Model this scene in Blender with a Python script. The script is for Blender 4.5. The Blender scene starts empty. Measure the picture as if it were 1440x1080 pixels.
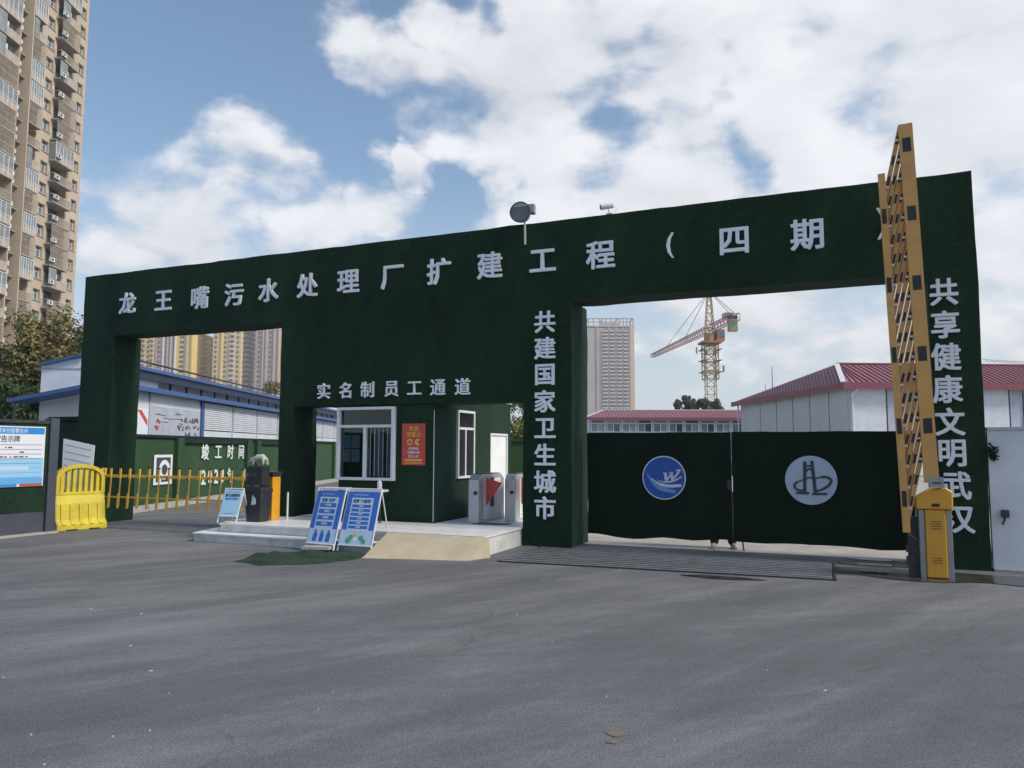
import bpy, bmesh, math, random
from mathutils import Vector, Matrix, noise
random.seed(7)
R = math.radians
scene = bpy.context.scene
C = scene.collection

# ------------------------------------------------------------------ camera, sky, sun, exposure
cam = bpy.data.cameras.new('camera'); co = bpy.data.objects.new('camera', cam); C.objects.link(co)
cam.lens = 26.504; cam.sensor_width = 36; cam.clip_start = 0.05; cam.clip_end = 9000
co.matrix_world = Matrix.Translation((0, 0, 1.6)) @ Matrix.Rotation(R(90 + 4.972), 4, 'X') @ Matrix.Rotation(R(0.165), 4, 'Z')
scene.camera = co
SUN_AZ, SUN_EL = 112.0, 42.0
sun = bpy.data.lights.new('sun', 'SUN'); so = bpy.data.objects.new('sun', sun); C.objects.link(so)
sun.energy = 2.5; sun.angle = R(12); sun.color = (1, .9, .77)
sd = Vector((math.sin(R(SUN_AZ)) * math.cos(R(SUN_EL)), math.cos(R(SUN_AZ)) * math.cos(R(SUN_EL)), math.sin(R(SUN_EL))))
so.rotation_euler = sd.to_track_quat('Z', 'Y').to_euler()
vs = scene.view_settings; vs.view_transform = 'Standard'; vs.look = 'None'; vs.gamma = 1; vs.use_curve_mapping = False
vs.exposure = 0.56

CLOUDS = [((-.334, .88, .337), .071, 1), ((-.367, .881, .298), .085, 1), ((-.438, .854, .28), .068, .8), ((-.266, .914, .305), .075, 1),
    ((-.181, .933, .312), .058, .9), ((-.134, .928, .347), .027, 1), ((-.461, .854, .242), .033, .7), ((-.417, .873, .252), .055, .5), ((-.284, .921, .266), .056, .5),
    ((-.188, .864, .467), .05, 1), ((-.14, .882, .45), .055, 1), ((-.089, .894, .438), .07, 1), ((-.001, .879, .476), .1, 1), ((.111, .878, .466), .1, 1),
    ((.035, .918, .394), .06, 1), ((.201, .854, .48), .09, .9), ((-.019, .925, .379), .055, 1), ((-.064, .92, .386), .042, 1), ((.117, .935, .336), .09, 1),
    ((.213, .919, .331), .08, 1), ((.063, .945, .321), .066, 1), ((.353, .84, .413), .12, 1), ((.452, .797, .4), .17, 1), ((.56, .77, .3), .2, 1),
    ((.374, .79, .486), .14, 1), ((-.086, .853, .514), .045, .8), ((.3, .93, .22), .12, .7), ((.55, .82, .16), .16, .7),
    ((.142, .914, .379), .045, -1.4), ((.293, .891, .348), .036, -1.2), ((-.116, .906, .407), .036, -1), ((.246, .87, .427), .022, -1), ((-.379, .818, .433), .19, -.8),
    ((-.074, .947, .312), .045, -.9), ((-.21, .895, .393), .06, -1.1), ((-.018, .856, .516), .018, -1)]
world = bpy.data.worlds.new('World'); scene.world = world; world.use_nodes = True
def build_world():
    nt = world.node_tree; N = nt.nodes; L = nt.links; N.clear()
    def nd(t, **k):
        n = N.new(t)
        for a, b in k.items(): setattr(n, a, b)
        return n
    def mth(op, a, b=None, c=None, clamp=False):
        n = nd('ShaderNodeMath', operation=op, use_clamp=clamp)
        for i, x in enumerate((a, b, c)):
            if x is None: continue
            if isinstance(x, (int, float)): n.inputs[i].default_value = x
            else: L.new(x, n.inputs[i])
        return n.outputs[0]
    out = nd('ShaderNodeOutputWorld'); bg = nd('ShaderNodeBackground'); bg.inputs['Strength'].default_value = .1
    L.new(bg.outputs[0], out.inputs[0])
    sky = nd('ShaderNodeTexSky', sky_type='NISHITA'); sky.sun_disc = False
    sky.sun_elevation = R(SUN_EL); sky.sun_rotation = R(SUN_AZ); sky.air_density = 1.0; sky.dust_density = .6; sky.ozone_density = 2.0
    tc = nd('ShaderNodeTexCoord'); d = tc.outputs['Generated']
    nv = nd('ShaderNodeVectorMath', operation='NORMALIZE'); L.new(d, nv.inputs[0]); d = nv.outputs[0]
    sep = nd('ShaderNodeSeparateXYZ'); L.new(d, sep.inputs[0]); z = sep.outputs[2]
    den = mth('ADD', mth('MAXIMUM', z, 0.0), .42)
    cmb = nd('ShaderNodeCombineXYZ'); L.new(mth('DIVIDE', sep.outputs[0], den), cmb.inputs[0]); L.new(mth('DIVIDE', sep.outputs[1], den), cmb.inputs[1]); L.new(mth('MULTIPLY', z, 1.2), cmb.inputs[2])
    p = cmb.outputs[0]
    def nz(vec, sc, det, rough, off=(0, 0, 0), dist=0):
        a = nd('ShaderNodeVectorMath', operation='ADD'); L.new(vec, a.inputs[0]); a.inputs[1].default_value = off
        n = nd('ShaderNodeTexNoise'); n.inputs['Scale'].default_value = sc; n.inputs['Detail'].default_value = det
        n.inputs['Roughness'].default_value = rough; n.inputs['Distortion'].default_value = dist
        L.new(a.outputs[0], n.inputs['Vector']); return n.outputs['Fac']
    big = nz(p, 1.6, 2, .5, (3.1, 0, 1)); fine = nz(p, 6.5, 10, .53, (0, 2, 0), .15); mid = nz(p, 3.2, 3, .5, (7, 0, 0))
    # a warped direction makes the blobs' outlines billow
    wn = nd('ShaderNodeTexNoise'); wn.inputs['Scale'].default_value = 9; wn.inputs['Detail'].default_value = 5; wn.inputs['Roughness'].default_value = .6
    L.new(d, wn.inputs['Vector'])
    ws = nd('ShaderNodeVectorMath', operation='SUBTRACT'); L.new(wn.outputs['Color'], ws.inputs[0]); ws.inputs[1].default_value = (.5, .5, .5)
    wm = nd('ShaderNodeVectorMath', operation='SCALE'); L.new(ws.outputs[0], wm.inputs[0]); wm.inputs['Scale'].default_value = .11
    wa = nd('ShaderNodeVectorMath', operation='ADD'); L.new(d, wa.inputs[0]); L.new(wm.outputs[0], wa.inputs[1]); dw = wa.outputs[0]
    tot = None; neg = None
    for c, r, w in CLOUDS:
        ds = nd('ShaderNodeVectorMath', operation='DISTANCE'); L.new(dw, ds.inputs[0]); ds.inputs[1].default_value = c
        v = mth('SUBTRACT', 1.0, mth('DIVIDE', ds.outputs['Value'], r * 1.45))
        v = mth('MULTIPLY', mth('MAXIMUM', v, 0.0), w * 1.5 if w > 0 else w)
        if w > 0: tot = v if tot is None else mth('MAXIMUM', tot, v)
        else: neg = v if neg is None else mth('ADD', neg, v)
    dens = mth('ADD', mth('MULTIPLY', fine, 2.15), mth('MULTIPLY', big, .45))
    dens = mth('ADD', dens, mth('MULTIPLY', mth('MINIMUM', tot, .85), .72)); dens = mth('ADD', dens, mth('MULTIPLY', neg, .36))
    mr = nd('ShaderNodeMapRange', interpolation_type='SMOOTHSTEP'); L.new(dens, mr.inputs['Value'])
    mr.inputs['From Min'].default_value = 1.3; mr.inputs['From Max'].default_value = 1.86
    mask = mth('MULTIPLY', mr.outputs[0], .93)
    # shading: denser towards the base, brighter where the density falls off upwards
    fine2 = nz(p, 6.5, 10, .53, (.03, 1.95, .05), .15)
    sh = mth('MULTIPLY_ADD', mth('SUBTRACT', fine, fine2), 1.9, .62)
    sh = mth('ADD', sh, mth('MULTIPLY', mth('SUBTRACT', mid, .5), 1.4)); sh = mth('SUBTRACT', sh, mth('MULTIPLY', mth('MAXIMUM', mth('SUBTRACT', dens, 1.95), 0), .8), None, True)
    cc = nd('ShaderNodeMix', data_type='RGBA'); L.new(sh, cc.inputs['Factor'])
    cc.inputs['A'].default_value = (5.0, 5.15, 5.4, 1); cc.inputs['B'].default_value = (6.9, 6.95, 7.15, 1)
    bl = nd('ShaderNodeMix', data_type='RGBA', blend_type='MULTIPLY'); bl.inputs['Factor'].default_value = 1
    L.new(sky.outputs[0], bl.inputs['A']); bl.inputs['B'].default_value = (1.12, 1.17, 1.12, 1)
    # thin milky air low in the sky
    hz = nd('ShaderNodeMapRange', interpolation_type='SMOOTHSTEP'); L.new(z, hz.inputs['Value'])
    hz.inputs['From Min'].default_value = .36; hz.inputs['From Max'].default_value = .0; hz.inputs['To Max'].default_value = .95; hz.inputs['To Min'].default_value = .0
    m1 = nd('ShaderNodeMix', data_type='RGBA'); L.new(hz.outputs[0], m1.inputs['Factor']); L.new(bl.outputs['Result'], m1.inputs['A']); m1.inputs['B'].default_value = (4.6, 5.0, 5.5, 1)
    m2 = nd('ShaderNodeMix', data_type='RGBA'); L.new(mask, m2.inputs['Factor']); L.new(m1.outputs['Result'], m2.inputs['A']); L.new(cc.outputs['Result'], m2.inputs['B'])
    L.new(m2.outputs['Result'], bg.inputs['Color'])
build_world()

# ------------------------------------------------------------------ materials
MATS = {}
def mat(name, col, rough=.6, metal=0, var=0, scale=5, col2=None, bump=0, bscale=40, spec=.5, kind=None, alpha=None, stretch=None):
    if name in MATS: return MATS[name]
    m = bpy.data.materials.new(name); m.use_nodes = True; nt = m.node_tree; b = nt.nodes['Principled BSDF']
    b.inputs['Roughness'].default_value = rough; b.inputs['Metallic'].default_value = metal; b.inputs['Specular IOR Level'].default_value = spec
    b.inputs['Base Color'].default_value = (*col, 1)
    tc = nt.nodes.new('ShaderNodeTexCoord'); vec = tc.outputs['Object']
    if stretch:
        mp = nt.nodes.new('ShaderNodeMapping'); mp.inputs['Scale'].default_value = stretch; nt.links.new(vec, mp.inputs[0]); vec = mp.outputs[0]
    if var or col2:
        n = nt.nodes.new('ShaderNodeTexNoise'); n.inputs['Scale'].default_value = scale; n.inputs['Detail'].default_value = 7; n.inputs['Roughness'].default_value = .62
        nt.links.new(vec, n.inputs['Vector'])
        r = nt.nodes.new('ShaderNodeValToRGB'); nt.links.new(n.outputs['Fac'], r.inputs[0])
        c2 = col2 or tuple(c * (1 + var) for c in col); c1 = col if col2 else tuple(c * (1 - var) for c in col)
        r.color_ramp.elements[0].position = .34; r.color_ramp.elements[1].position = .66
        r.color_ramp.elements[0].color = (*c1, 1); r.color_ramp.elements[1].color = (*c2, 1)
        nt.links.new(r.outputs[0], b.inputs['Base Color'])
    if bump:
        n = nt.nodes.new('ShaderNodeTexNoise'); n.inputs['Scale'].default_value = bscale; n.inputs['Detail'].default_value = 4
        nt.links.new(tc.outputs['Object'], n.inputs['Vector'])
        bp = nt.nodes.new('ShaderNodeBump'); bp.inputs['Strength'].default_value = bump; bp.inputs['Distance'].default_value = .02
        nt.links.new(n.outputs['Fac'], bp.inputs['Height']); nt.links.new(bp.outputs[0], b.inputs['Normal'])
    MATS[name] = m; return m

def turf_mat(name, c1, c2):
    m = bpy.data.materials.new(name); m.use_nodes = True; nt = m.node_tree; b = nt.nodes['Principled BSDF']; L = nt.links
    b.inputs['Roughness'].default_value = .9; b.inputs['Specular IOR Level'].default_value = .12
    b.inputs['Sheen Weight'].default_value = .12; b.inputs['Sheen Roughness'].default_value = .6; b.inputs['Sheen Tint'].default_value = (.35, .5, .55, 1)
    tc = nt.nodes.new('ShaderNodeTexCoord')
    def nz(sc, det, st=None):
        n = nt.nodes.new('ShaderNodeTexNoise'); n.inputs['Scale'].default_value = sc; n.inputs['Detail'].default_value = det; n.inputs['Roughness'].default_value = .65
        if st:
            mp = nt.nodes.new('ShaderNodeMapping'); mp.inputs['Scale'].default_value = st; L.new(tc.outputs['Object'], mp.inputs[0]); L.new(mp.outputs[0], n.inputs['Vector'])
        else: L.new(tc.outputs['Object'], n.inputs['Vector'])
        return n.outputs['Fac']
    a = nz(.9, 6, (1, 1, .45)); f = nz(30, 4); g = nz(9, 5)
    def mm(op, x, y):
        q = nt.nodes.new('ShaderNodeMath'); q.operation = op
        for i, k in enumerate((x, y)):
            if isinstance(k, (int, float)): q.inputs[i].default_value = k
            else: L.new(k, q.inputs[i])
        return q.outputs[0]
    t = mm('ADD', mm('MULTIPLY', a, .55), mm('MULTIPLY', f, .42)); t = mm('ADD', t, mm('MULTIPLY', g, .25))
    sx_ = nt.nodes.new('ShaderNodeSeparateXYZ'); L.new(tc.outputs['Object'], sx_.inputs[0]); wn = nt.nodes.new('ShaderNodeTexWhiteNoise'); wn.noise_dimensions = '1D'; L.new(mm('FLOOR', mm('MULTIPLY', mm('ADD', sx_.outputs[0], mm('MULTIPLY', sx_.outputs[1], .3)), .52), 0), wn.inputs['W'])
    t = mm('ADD', t, mm('MULTIPLY', mm('SUBTRACT', wn.outputs['Value'], .5), .07))     # each roll of turf has its own nap
    r = nt.nodes.new('ShaderNodeValToRGB'); L.new(t, r.inputs[0])
    r.color_ramp.elements[0].position = .48; r.color_ramp.elements[1].position = .74
    r.color_ramp.elements[0].color = (*c1, 1); r.color_ramp.elements[1].color = (*c2, 1)
    L.new(r.outputs[0], b.inputs['Base Color'])
    bp = nt.nodes.new('ShaderNodeBump'); bp.inputs['Strength'].default_value = .9; bp.inputs['Distance'].default_value = .03
    L.new(mm('ADD', f, mm('MULTIPLY', g, .6)), bp.inputs['Height']); L.new(bp.outputs[0], b.inputs['Normal'])
    MATS[name] = m; return m
TURF = turf_mat('artificial_turf', (.0055, .0185, .009), (.0175, .048, .02))
TURF_DOOR = turf_mat('turf_dark', (.0045, .0125, .007), (.0085, .021, .0105))
TURF_RUG = turf_mat('turf_rug', (.012, .028, .012), (.03, .055, .026))
TURF_WALL = turf_mat('turf_wall', (.02, .052, .02), (.036, .085, .032))

def asphalt_mat():
    m = bpy.data.materials.new('asphalt'); m.use_nodes = True; nt = m.node_tree; b = nt.nodes['Principled BSDF']; L = nt.links
    tc = nt.nodes.new('ShaderNodeTexCoord')
    def nz(sc, det, st=(1, 1, 1), rot=0, ro=.6, dist=0):
        mp = nt.nodes.new('ShaderNodeMapping'); mp.inputs['Scale'].default_value = st
        mp0 = nt.nodes.new('ShaderNodeMapping'); mp0.inputs['Rotation'].default_value = (0, 0, rot)
        L.new(tc.outputs['Object'], mp0.inputs[0]); L.new(mp0.outputs[0], mp.inputs[0])
        n = nt.nodes.new('ShaderNodeTexNoise'); n.inputs['Scale'].default_value = sc; n.inputs['Detail'].default_value = det; n.inputs['Roughness'].default_value = ro; n.inputs['Distortion'].default_value = dist
        L.new(mp.outputs[0], n.inputs['Vector']); return n.outputs['Fac']
    def mm(op, x, y, clamp=False):
        q = nt.nodes.new('ShaderNodeMath'); q.operation = op; q.use_clamp = clamp
        for i, k in enumerate((x, y)):
            if isinstance(k, (int, float)): q.inputs[i].default_value = k
            else: L.new(k, q.inputs[i])
        return q.outputs[0]
    streak = nz(.9, 9, (.14, 1.2, 1), R(-40), .66, .35)      # dusty tyre sweeps running across the forecourt
    streak2 = nz(2.6, 8, (.16, 1.5, 1), R(-12), .7, .4)
    patch = nz(.3, 8, ro=.7); grain = nz(70, 4, ro=.9); mid = nz(11, 8, ro=.78)
    t = mm('ADD', mm('MULTIPLY', streak, .55), mm('MULTIPLY', streak2, .2)); t = mm('ADD', t, mm('MULTIPLY', patch, .35)); t = mm('ADD', t, mm('MULTIPLY', mid, .18))
    t = mm('SUBTRACT', t, .14)
    r = nt.nodes.new('ShaderNodeValToRGB'); L.new(t, r.inputs[0]); e = r.color_ramp.elements
    e[0].position = .34; e[0].color = (.084, .087, .093, 1); e[1].position = .62; e[1].color = (.2, .205, .212, 1)
    k = e.new(.48); k.color = (.122, .126, .134, 1)
    g = nt.nodes.new('ShaderNodeMix'); g.data_type = 'RGBA'; g.blend_type = 'MULTIPLY'; g.inputs['Factor'].default_value = 1
    gr = nt.nodes.new('ShaderNodeMapRange'); L.new(grain, gr.inputs['Value']); gr.inputs['From Min'].default_value = .3; gr.inputs['From Max'].default_value = .7; gr.inputs['To Min'].default_value = .2; gr.inputs['To Max'].default_value = 1.8
    L.new(r.outputs[0], g.inputs['A']); L.new(gr.outputs[0], g.inputs['B'])
    # hairline cracks, only in places
    vo = nt.nodes.new('ShaderNodeTexVoronoi'); vo.feature = 'DISTANCE_TO_EDGE'; vo.inputs['Scale'].default_value = .42
    wv = nt.nodes.new('ShaderNodeVectorMath'); wv.operation = 'MULTIPLY_ADD'; nn_ = nt.nodes.new('ShaderNodeTexNoise'); nn_.inputs['Scale'].default_value = 2.2; nn_.inputs['Detail'].default_value = 6
    L.new(tc.outputs['Object'], nn_.inputs['Vector']); L.new(nn_.outputs['Color'], wv.inputs[0]); wv.inputs[1].default_value = (.5, .5, 0); L.new(tc.outputs['Object'], wv.inputs[2]); L.new(wv.outputs[0], vo.inputs['Vector'])
    cr_ = mm('LESS_THAN', vo.outputs['Distance'], .0035); cr_ = mm('MULTIPLY', cr_, mm('GREATER_THAN', nz(.5, 2, (1, 1, 1), 1.0), .55))
    g2 = nt.nodes.new('ShaderNodeMix'); g2.data_type = 'RGBA'; L.new(mm('MULTIPLY', cr_, .22), g2.inputs['Factor']); L.new(g.outputs['Result'], g2.inputs['A']); g2.inputs['B'].default_value = (.03, .03, .03, 1)
    L.new(g2.outputs['Result'], b.inputs['Base Color'])
    b.inputs['Roughness'].default_value = .85; b.inputs['Specular IOR Level'].default_value = .3
    bp = nt.nodes.new('ShaderNodeBump'); bp.inputs['Strength'].default_value = .55; bp.inputs['Distance'].default_value = .006
    L.new(grain, bp.inputs['Height']); L.new(bp.outputs[0], b.inputs['Normal'])
    return m
ASPHALT = asphalt_mat()
CONC = mat('yard_concrete', (.3, .29, .265), .9, col2=(.46, .44, .4), scale=1.2, bump=.3, bscale=60)
KERB = mat('kerb_concrete', (.3, .3, .28), .9, col2=(.42, .41, .38), scale=6, bump=.3)
RAMPM = mat('ramp_cement', (.44, .37, .25), .9, col2=(.53, .46, .33), scale=2.5, bump=.4)
TILE = mat('white_tile', (.68, .69, .69), .4, col2=(.78, .78, .78), scale=3)
TILEG = mat('tile_riser', (.6, .6, .58), .5, var=.18, scale=4)
LETTER = mat('letter_foam', (.8, .81, .85), .6, var=.08, scale=3)
LETTERW = mat('letter_white', (.66, .7, .68), .6, var=.06)
YEL = mat('boom_yellow', (.6, .31, .085), .5, var=.12, scale=3)
YEL2 = mat('boom_cabinet_yellow', (.68, .32, .025), .4, var=.1, scale=2)
BLK = mat('black_patch', (.02, .02, .022), .6)
BLKP = mat('black_plastic', (.025, .027, .034), .45, var=.2)
GREYM = mat('grey_metal', (.3, .31, .32), .35, .6, var=.1)
STEEL = mat('stainless_steel', (.5, .51, .52), .35, .45, var=.12, stretch=(8, 8, 1))
DARKST = mat('dark_steel', (.06, .062, .068), .55, .4, var=.25, scale=9)
FRAMEW = mat('white_frame', (.66, .68, .7), .4, var=.05)
GLASSD = mat('window_glass_dark', (.02, .028, .035), .08, spec=.8)
WHT = mat('white_paint', (.74, .74, .75), .6, var=.06, scale=2)
SLATEP = mat('slate_post', (.055, .062, .085), .6, var=.12, scale=2)
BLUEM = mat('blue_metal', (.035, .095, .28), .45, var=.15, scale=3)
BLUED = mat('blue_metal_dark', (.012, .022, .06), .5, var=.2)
PREFAB = mat('prefab_white', (.6, .63, .68), .5, var=.08, scale=1.5)
PREFG = mat('prefab_grey_blue', (.4, .43, .5), .5, var=.1, scale=2)
PANELG = mat('panel_grey', (.46, .5, .53), .5, var=.06, scale=.7)
REDROOF = mat('red_roof', (.27, .115, .14), .5, var=.12, scale=1.5)
REDTRIM = mat('red_trim', (.22, .045, .075), .5, var=.1)
REDP = mat('poster_red', (.55, .065, .05), .5, var=.06)
PYEL = mat('poster_yellow', (.75, .42, .05), .5)
PBLUE = mat('sign_blue', (.035, .14, .52), .45, var=.06)
PBLUE2 = mat('sign_blue_light', (.3, .55, .8), .5)
PPALE = mat('sign_pale', (.5, .63, .78), .5)
PGREEN = mat('sign_green', (.1, .36, .22), .5)
PWHITE = mat('print_white', (.72, .75, .8), .5)
PBLACK = mat('print_black', (.05, .055, .075), .6)
SKYB = mat('header_blue', (.03, .25, .62), .45)
LBLUE = mat('aframe_blue', (.36, .62, .78), .45)
BARRY = mat('barrier_plastic', (.5, .4, .03), .55, col2=(.66, .54, .035), scale=3)
RUST = mat('barrier_dirt', (.4, .3, .1), .8, col2=(.62, .5, .08), scale=7)
EMBL = mat('emblem_blue', (.01, .075, .36), .45)
EMBW = mat('emblem_white', (.62, .66, .74), .5)
EMBG = mat('emblem_pale_grey', (.44, .5, .6), .5, var=.05)
EMBL2 = mat('emblem_swoosh', (.13, .33, .6), .5)
EMBD = mat('emblem_dark', (.045, .05, .07), .6)
SKIN = mat('skin', (.45, .27, .19), .55)
CLOTH = mat('dark_trousers', (.02, .02, .025), .9, bump=.2)
JACKET = mat('grey_jacket', (.12, .13, .15), .9, bump=.2)
SHOE = mat('shoe_grey', (.5, .5, .48), .7, var=.2)
HAIR = mat('dark_hair', (.012, .011, .01), .6)
FUR = mat('pale_fur', (.42, .4, .35), .95, col2=(.58, .56, .5), scale=14, bump=.6, bscale=60)
FURD = mat('dark_fur', (.06, .05, .045), .95)
TWALL = mat('tower_render', (.44, .36, .27), .9, col2=(.52, .43, .33), scale=.25)
TWALL2 = mat('tower_band', (.3, .25, .22), .9, var=.15, scale=.5)
TCONC = mat('balcony_slab', (.37, .32, .27), .9, var=.14, scale=1)
TRAIL = mat('balcony_rail', (.42, .36, .29), .7, var=.2, scale=2)
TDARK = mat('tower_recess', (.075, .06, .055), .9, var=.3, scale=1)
TGL = mat('tower_glass', (.1, .14, .17), .12, spec=.9, var=.35, scale=.7)
TGL2 = mat('tower_glass_pale', (.19, .22, .22), .15, spec=.8, var=.3, scale=.9)
ACW = mat('ac_white', (.62, .62, .6), .5, var=.1)
YT = mat('yellow_render', (.8, .6, .26), .9, var=.05, scale=.05)
YTW = mat('cream_render', (.74, .57, .34), .9, var=.06, scale=.05)
PURP = mat('mauve_render', (.52, .4, .36), .9, var=.08, scale=.05)
PALE = mat('pale_render', (.5, .47, .44), .9, var=.06, scale=.05)
FWIN = mat('far_window', (.22, .18, .15), .3, var=.3, scale=.2)
CRANEY = mat('crane_yellow', (.44, .31, .15), .6, var=.15, scale=.5)
CRANER = mat('crane_red', (.42, .17, .17), .6, var=.12, scale=.5)
BARK = mat('bark', (.09, .07, .05), .9, var=.3, scale=8, bump=.5)
PAPER = mat('paper', (.6, .62, .62), .8)
WET = mat('wet_dirt', (.03, .028, .026), .25, col2=(.07, .065, .06), scale=5, spec=.6)
WATER = mat('puddle_water', (.05, .05, .05), .04, spec=.9)
WHITEWALL = mat('white_wall', (.6, .6, .63), .7, col2=(.72, .72, .74), scale=1.3)
OCHRE = mat('ochre_mark', (.19, .165, .1), .9, col2=(.118, .12, .122), scale=45)

def leaf_mat(name, cols):
    m = bpy.data.materials.new(name); m.use_nodes = True; nt = m.node_tree; b = nt.nodes['Principled BSDF']
    g = nt.nodes.new('ShaderNodeNewGeometry'); r = nt.nodes.new('ShaderNodeValToRGB'); r.color_ramp.interpolation = 'CONSTANT'
    nt.links.new(g.outputs['Random Per Island'], r.inputs[0]); e = r.color_ramp.elements
    for i, c in enumerate(cols):
        k = e[0] if i == 0 else (e[1] if i == 1 else e.new(.5)); k.position = i / len(cols); k.color = (*c, 1)
    nt.links.new(r.outputs[0], b.inputs['Base Color']); b.inputs['Roughness'].default_value = .7; b.inputs['Specular IOR Level'].default_value = .2
    tr = nt.nodes.new('ShaderNodeBsdfTranslucent'); nt.links.new(r.outputs[0], tr.inputs[0])
    mx = nt.nodes.new('ShaderNodeMixShader'); mx.inputs[0].default_value = .25
    nt.links.new(b.outputs[0], mx.inputs[1]); nt.links.new(tr.outputs[0], mx.inputs[2]); nt.links.new(mx.outputs[0], nt.nodes['Material Output'].inputs[0])
    return m
LEAFA = leaf_mat('leaves_olive_brown', [(0.128, 0.145, 0.051), (0.170, 0.153, 0.060), (0.085, 0.119, 0.043), (0.289, 0.221, 0.085), (0.204, 0.178, 0.076), (0.340, 0.221, 0.085)])
LEAFB = leaf_mat('leaves_dark_green', [(0.048, 0.080, 0.035), (0.064, 0.104, 0.040), (0.080, 0.120, 0.048), (0.048, 0.072, 0.032), (0.144, 0.160, 0.064)])
LEAFC = leaf_mat('leaves_reddish', [(0.225, 0.105, 0.060), (0.300, 0.135, 0.075), (0.150, 0.105, 0.053), (0.105, 0.090, 0.045), (0.255, 0.165, 0.090)])
LEAFE = leaf_mat('leaves_grey_green', [(.1, .13, .08), (.13, .16, .1), (.16, .18, .12), (.09, .11, .075)])
LEAFD = leaf_mat('leaves_yellow_green', [(0.169, 0.208, 0.039), (0.260, 0.260, 0.052), (0.117, 0.156, 0.039), (0.325, 0.286, 0.078)])

# ------------------------------------------------------------------ mesh helpers
class MB:
    """collects shapes for ONE mesh object; mats by slot"""
    def __init__(s, *mats): s.v = []; s.f = []; s.mi = []; s.mats = list(mats)
    def slot(s, m):
        if m not in s.mats: s.mats.append(m)
        return s.mats.index(m)
    def add(s, vs, fs, m=None):
        k = len(s.v); s.v += [tuple(v) for v in vs]; i = s.slot(m) if m else 0
        for f in fs: s.f.append([k + a for a in f]); s.mi.append(i)
        return s
    def box(s, x0, x1, y0, y1, z0, z1, m=None, M=None):
        vs = [(x, y, z) for z in (z0, z1) for x, y in ((x0, y0), (x1, y0), (x1, y1), (x0, y1))]
        if M: vs = [M @ Vector(v) for v in vs]
        return s.add(vs, [(0, 3, 2, 1), (4, 5, 6, 7), (0, 1, 5, 4), (1, 2, 6, 5), (2, 3, 7, 6), (3, 0, 4, 7)], m)
    def bar(s, a, b, w, h=None, m=None, up=(0, 0, 1)):
        a = Vector(a); b = Vector(b); d = (b - a).normalized(); u = Vector(up)
        if abs(d.dot(u)) > .98: u = Vector((0, 1, 0))
        x = d.cross(u).normalized(); y = x.cross(d); h = h or w; x *= w / 2; y *= h / 2
        vs = [p + q for p in (a, b) for q in (-x - y, x - y, x + y, -x + y)]
        return s.add(vs, [(0, 1, 2, 3), (7, 6, 5, 4), (0, 4, 5, 1), (1, 5, 6, 2), (2, 6, 7, 3), (3, 7, 4, 0)], m)
    def tube(s, a, b, r, r2=None, n=10, m=None):
        a = Vector(a); b = Vector(b); d = (b - a).normalized(); u = Vector((0, 0, 1)) if abs(d.z) < .9 else Vector((1, 0, 0))
        x = d.cross(u).normalized(); y = x.cross(d); r2 = r if r2 is None else r2
        vs = [a + (x * math.cos(t) + y * math.sin(t)) * r for t in [2 * math.pi * i / n for i in range(n)]]
        vs += [b + (x * math.cos(t) + y * math.sin(t)) * r2 for t in [2 * math.pi * i / n for i in range(n)]]
        fs = [(i, (i + 1) % n, n + (i + 1) % n, n + i) for i in range(n)] + [tuple(range(n))[::-1], tuple(range(n, 2 * n))]
        return s.add(vs, fs, m)
    def prism(s, pts, axis, a, b, m=None):
        """polygon pts in the plane normal to axis ('x','y','z'), extruded a..b"""
        f = {'x': lambda p, k: (k, p[0], p[1]), 'y': lambda p, k: (p[0], k, p[1]), 'z': lambda p, k: (p[0], p[1], k)}[axis]
        n = len(pts); vs = [f(p, a) for p in pts] + [f(p, b) for p in pts]
        return s.add(vs, [tuple(range(n))[::-1], tuple(range(n, 2 * n))] + [(i, (i + 1) % n, n + (i + 1) % n, n + i) for i in range(n)], m)
    def disc(s, c, r, y0, y1, n=40, m=None):
        return s.prism([(c[0] + r * math.cos(2 * math.pi * i / n), c[1] + r * math.sin(2 * math.pi * i / n)) for i in range(n)], 'y', y0, y1, m)
    def ribbon(s, pts, ws, y0, y1, m=None):
        """a tapered stroke in the xz plane"""
        L_, R_ = [], []
        for i, p in enumerate(pts):
            a = pts[max(0, i - 1)]; b = pts[min(len(pts) - 1, i + 1)]; dx, dz = b[0] - a[0], b[1] - a[1]; l = math.hypot(dx, dz) or 1
            w = (ws[i] if isinstance(ws, (list, tuple)) else ws) / 2; nx, nz_ = -dz / l * w, dx / l * w
            L_.append((p[0] + nx, p[1] + nz_)); R_.append((p[0] - nx, p[1] - nz_))
        for i in range(len(pts) - 1): s.prism([L_[i], L_[i + 1], R_[i + 1], R_[i]], 'y', y0, y1, m)
        return s
    def text(s, body, x, z, size, y, m, bold=0.0, depth=.002, sx=1.0, align='CENTER'):
        """flat print facing -y, centred at x,z"""
        vs, fs = text_geo(body, size, bold, depth, align)
        return s.add([(x + a * sx, y - c, z + b) for a, b, c in vs], fs, m)
    def mesh(s, name, smooth=False):
        me = bpy.data.meshes.new(name); me.from_pydata(s.v, [], s.f)
        for m in s.mats: me.materials.append(m)
        if len(s.mats) > 1: me.polygons.foreach_set('material_index', s.mi)
        bm = bmesh.new(); bm.from_mesh(me); bmesh.ops.recalc_face_normals(bm, faces=bm.faces); bm.to_mesh(me); bm.free()
        if smooth: me.polygons.foreach_set('use_smooth', [True] * len(me.polygons))
        me.update(); return me
    def build(s, name, parent=None, smooth=False, **kw):
        return link(name, s.mesh(name, smooth), parent, **kw)
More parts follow.
